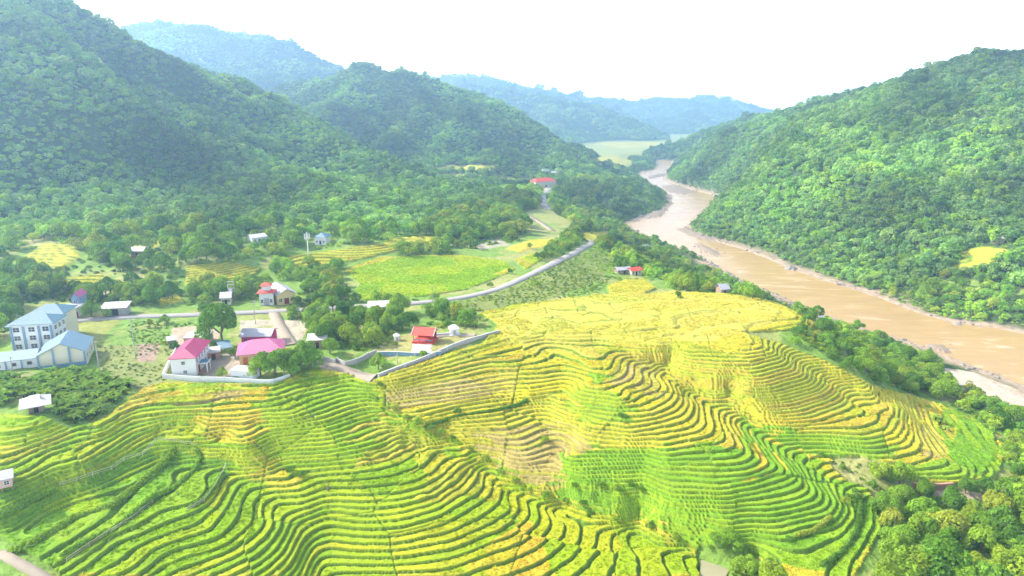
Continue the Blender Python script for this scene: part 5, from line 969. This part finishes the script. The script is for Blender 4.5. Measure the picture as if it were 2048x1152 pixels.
# hedges
def hedge(label, s, w, H, m='leafB'):
    P = np.array([on(a, b) for a, b in PL(s)]); q = []
    for a, b in zip(P[:-1], P[1:]):
        n = max(1, int(np.hypot(*(b-a)[:2])/.5)); q += [a+(b-a)*t/n for t in range(n)]
    q = np.array(q); g = np.random.default_rng(len(s)); k = g.integers(0, len(q), len(q)*60); hz = g.uniform(.45, 1.2, len(q)); hz = np.convolve(hz, np.ones(5)/5, 'same')+.1
    n = g.normal(size=(len(k), 3)); n /= np.linalg.norm(n, axis=1)[:, None]; n[:, 2] = np.abs(n[:, 2]); p = q[k]+n*np.array([w, w, H])*(hz[k]*g.uniform(.75, 1.1, len(k)))[:, None]; p[:, 2] = np.maximum(p[:, 2], q[k][:, 2]-.2)
    nn = n+g.normal(size=n.shape)*.5; nn /= np.linalg.norm(nn, axis=1)[:, None]; a = np.cross(nn, g.normal(size=nn.shape)); a /= np.linalg.norm(a, axis=1)[:, None]; c = np.cross(nn, a); sz = (.26*g.uniform(.6, 1.3, len(k)))[:, None]
    V = np.stack([p-a*sz, p-c*sz*.7, p+a*sz, p+c*sz*.7], 1).reshape(-1, 3); o = link('hedge', np_mesh('hedge', V-q[0], np.arange(len(V)).reshape(-1, 4), [M[m]], False, attr=g.uniform(.7, 1.3, len(k)))); o.location = tuple(q[0]); tag(o, label, 'hedge', 'hedges on the paddy banks')
hedge('longest leafy hedge on the lower left, from the straw field up to the fenced corner', "20,1104 60,1100 150,1046 225,1020 275,978 325,938 342,922 350,893", 1.1, 1.5); hedge('middle leafy hedge on the lower left with a rail fence below it', "125,1120 180,1090 225,1066 307,1004 350,978 390,944 402,926 392,900", .8, 1.1)
hedge('short leafy hedge right of the other two on the lower left', "380,1022 410,1004 432,980 448,950", .7, .9); hedge('dark overgrown bank under the stilt hut', "0,1042 60,1012 112,985", 1.2, 1.2); hedge('dark leafy hedge between the two long green terrace strips', "1708,985 1720,1020 1712,1070 1680,1110 1640,1140", .9, 1.0, 'leafA')
hedge('grassy hedge under the front wall of the magenta roofed house', "400,771 450,772 500,776 545,778 570,770", .6, .7); hedge('bushy bank across the middle of the yellow terraces', "850,858 915,836 990,826 1040,813 1056,802", .6, .8, 'leafA'); hedge('pale weedy bank at the foot of the right hand terraces', "1590,1078 1625,1068 1650,1050 1662,1035", .8, .9, 'leafC')

# ------------------------------------------------------------------ labels that tell the plants apart
LM = [(70, 650, 'the three storey school block'), (120, 712, 'the blue roofed hall'), (375, 722, 'the magenta roofed white house'), (525, 705, 'the faded pink roof'), (512, 668, 'the magenta hall'), (845, 670, 'the red pavilion'), (535, 590, 'the red tiered gate'), (578, 600, 'the ochre gabled hall'), (230, 622, 'the white roofed roadside shed'), (72, 808, 'the flared roof hut'),
      (8, 968, 'the pink stilt hut'), (617, 492, 'the pale mast'), (1272, 546, 'the red roofed cottage'), (1450, 586, 'the grey hut above the river'), (1092, 368, 'the distant pink hall'), (645, 487, 'the pale blue house'), (519, 482, 'the white roof in the wood'), (275, 510, 'the brown valley hut'), (1430, 1128, 'the murky pond'), (850, 560, 'the flat green paddy'), (440, 552, 'the striped yellow paddy'),
      (1985, 990, 'the blue tarpaulin'), (1960, 765, 'the pale sandbank'), (1165, 497, 'the bend of the road'), (1005, 578, 'the concrete road'), (1480, 650, 'the plateau terraces'), (1720, 1060, 'the long green strips'), (1996, 484, 'the far bank house'), (757, 624, 'the long white shed'), (1640, 643, 'the tiny terrace hut'), (1290, 497, 'the grey roofed shelter'), (656, 980, 'the dark forked stump'), (1180, 820, 'the dark green bands'), (760, 752, 'the grey wall corner'), (195, 720, 'the concrete pole by the hall'), (690, 722, 'the rubble wall'), (1865, 975, 'the brown earth wall'), (1975, 515, 'the yellow paddy over the river'), (1850, 900, 'the broad yellow strips'), (930, 690, 'the long grey wall')]
ORD = 'first second third fourth fifth sixth seventh eighth ninth tenth eleventh twelfth thirteenth fourteenth fifteenth sixteenth seventeenth eighteenth nineteenth twentieth'.split()
ORD += [t+'-'+u for t in ('twenty', 'thirty', 'forty', 'fifty', 'sixty', 'seventy', 'eighty', 'ninety') for u in ORD[:9]]
grp = {}
for t in todo:
    o, px, py, tone, s, kind, g = t; best = min(LM, key=lambda l: math.hypot((l[0]-px), (l[1]-py)*1.4)); dx, dy = px-best[0], py-best[1]
    side = ('left of' if dx < 0 else 'right of') if abs(dx) > 1.2*abs(dy) else ('behind' if dy < 0 else 'in front of'); grp.setdefault((best[2], side, kind), []).append(t)
for (lm, side, kind), L in grp.items():
    L.sort(key=lambda t: t[1]); n = len(L)
    for i, (o, px, py, tone, s, kd, g) in enumerate(L):
        size = '' if kind != 'tree' else ('large ' if s > 4.6 else 'small ' if s < 2.8 else '')
        if n == 1: lb = '%s%s %s %s %s' % (size, tone, kind, side, lm)
        else:
            od = 'leftmost' if i == 0 else 'rightmost' if i == n-1 else (ORD[i]+' from left')
            lb = '%s%s %s, %s %s %s' % (size, tone, kind, od, side, lm)
        tag(o, lb, kind, g)
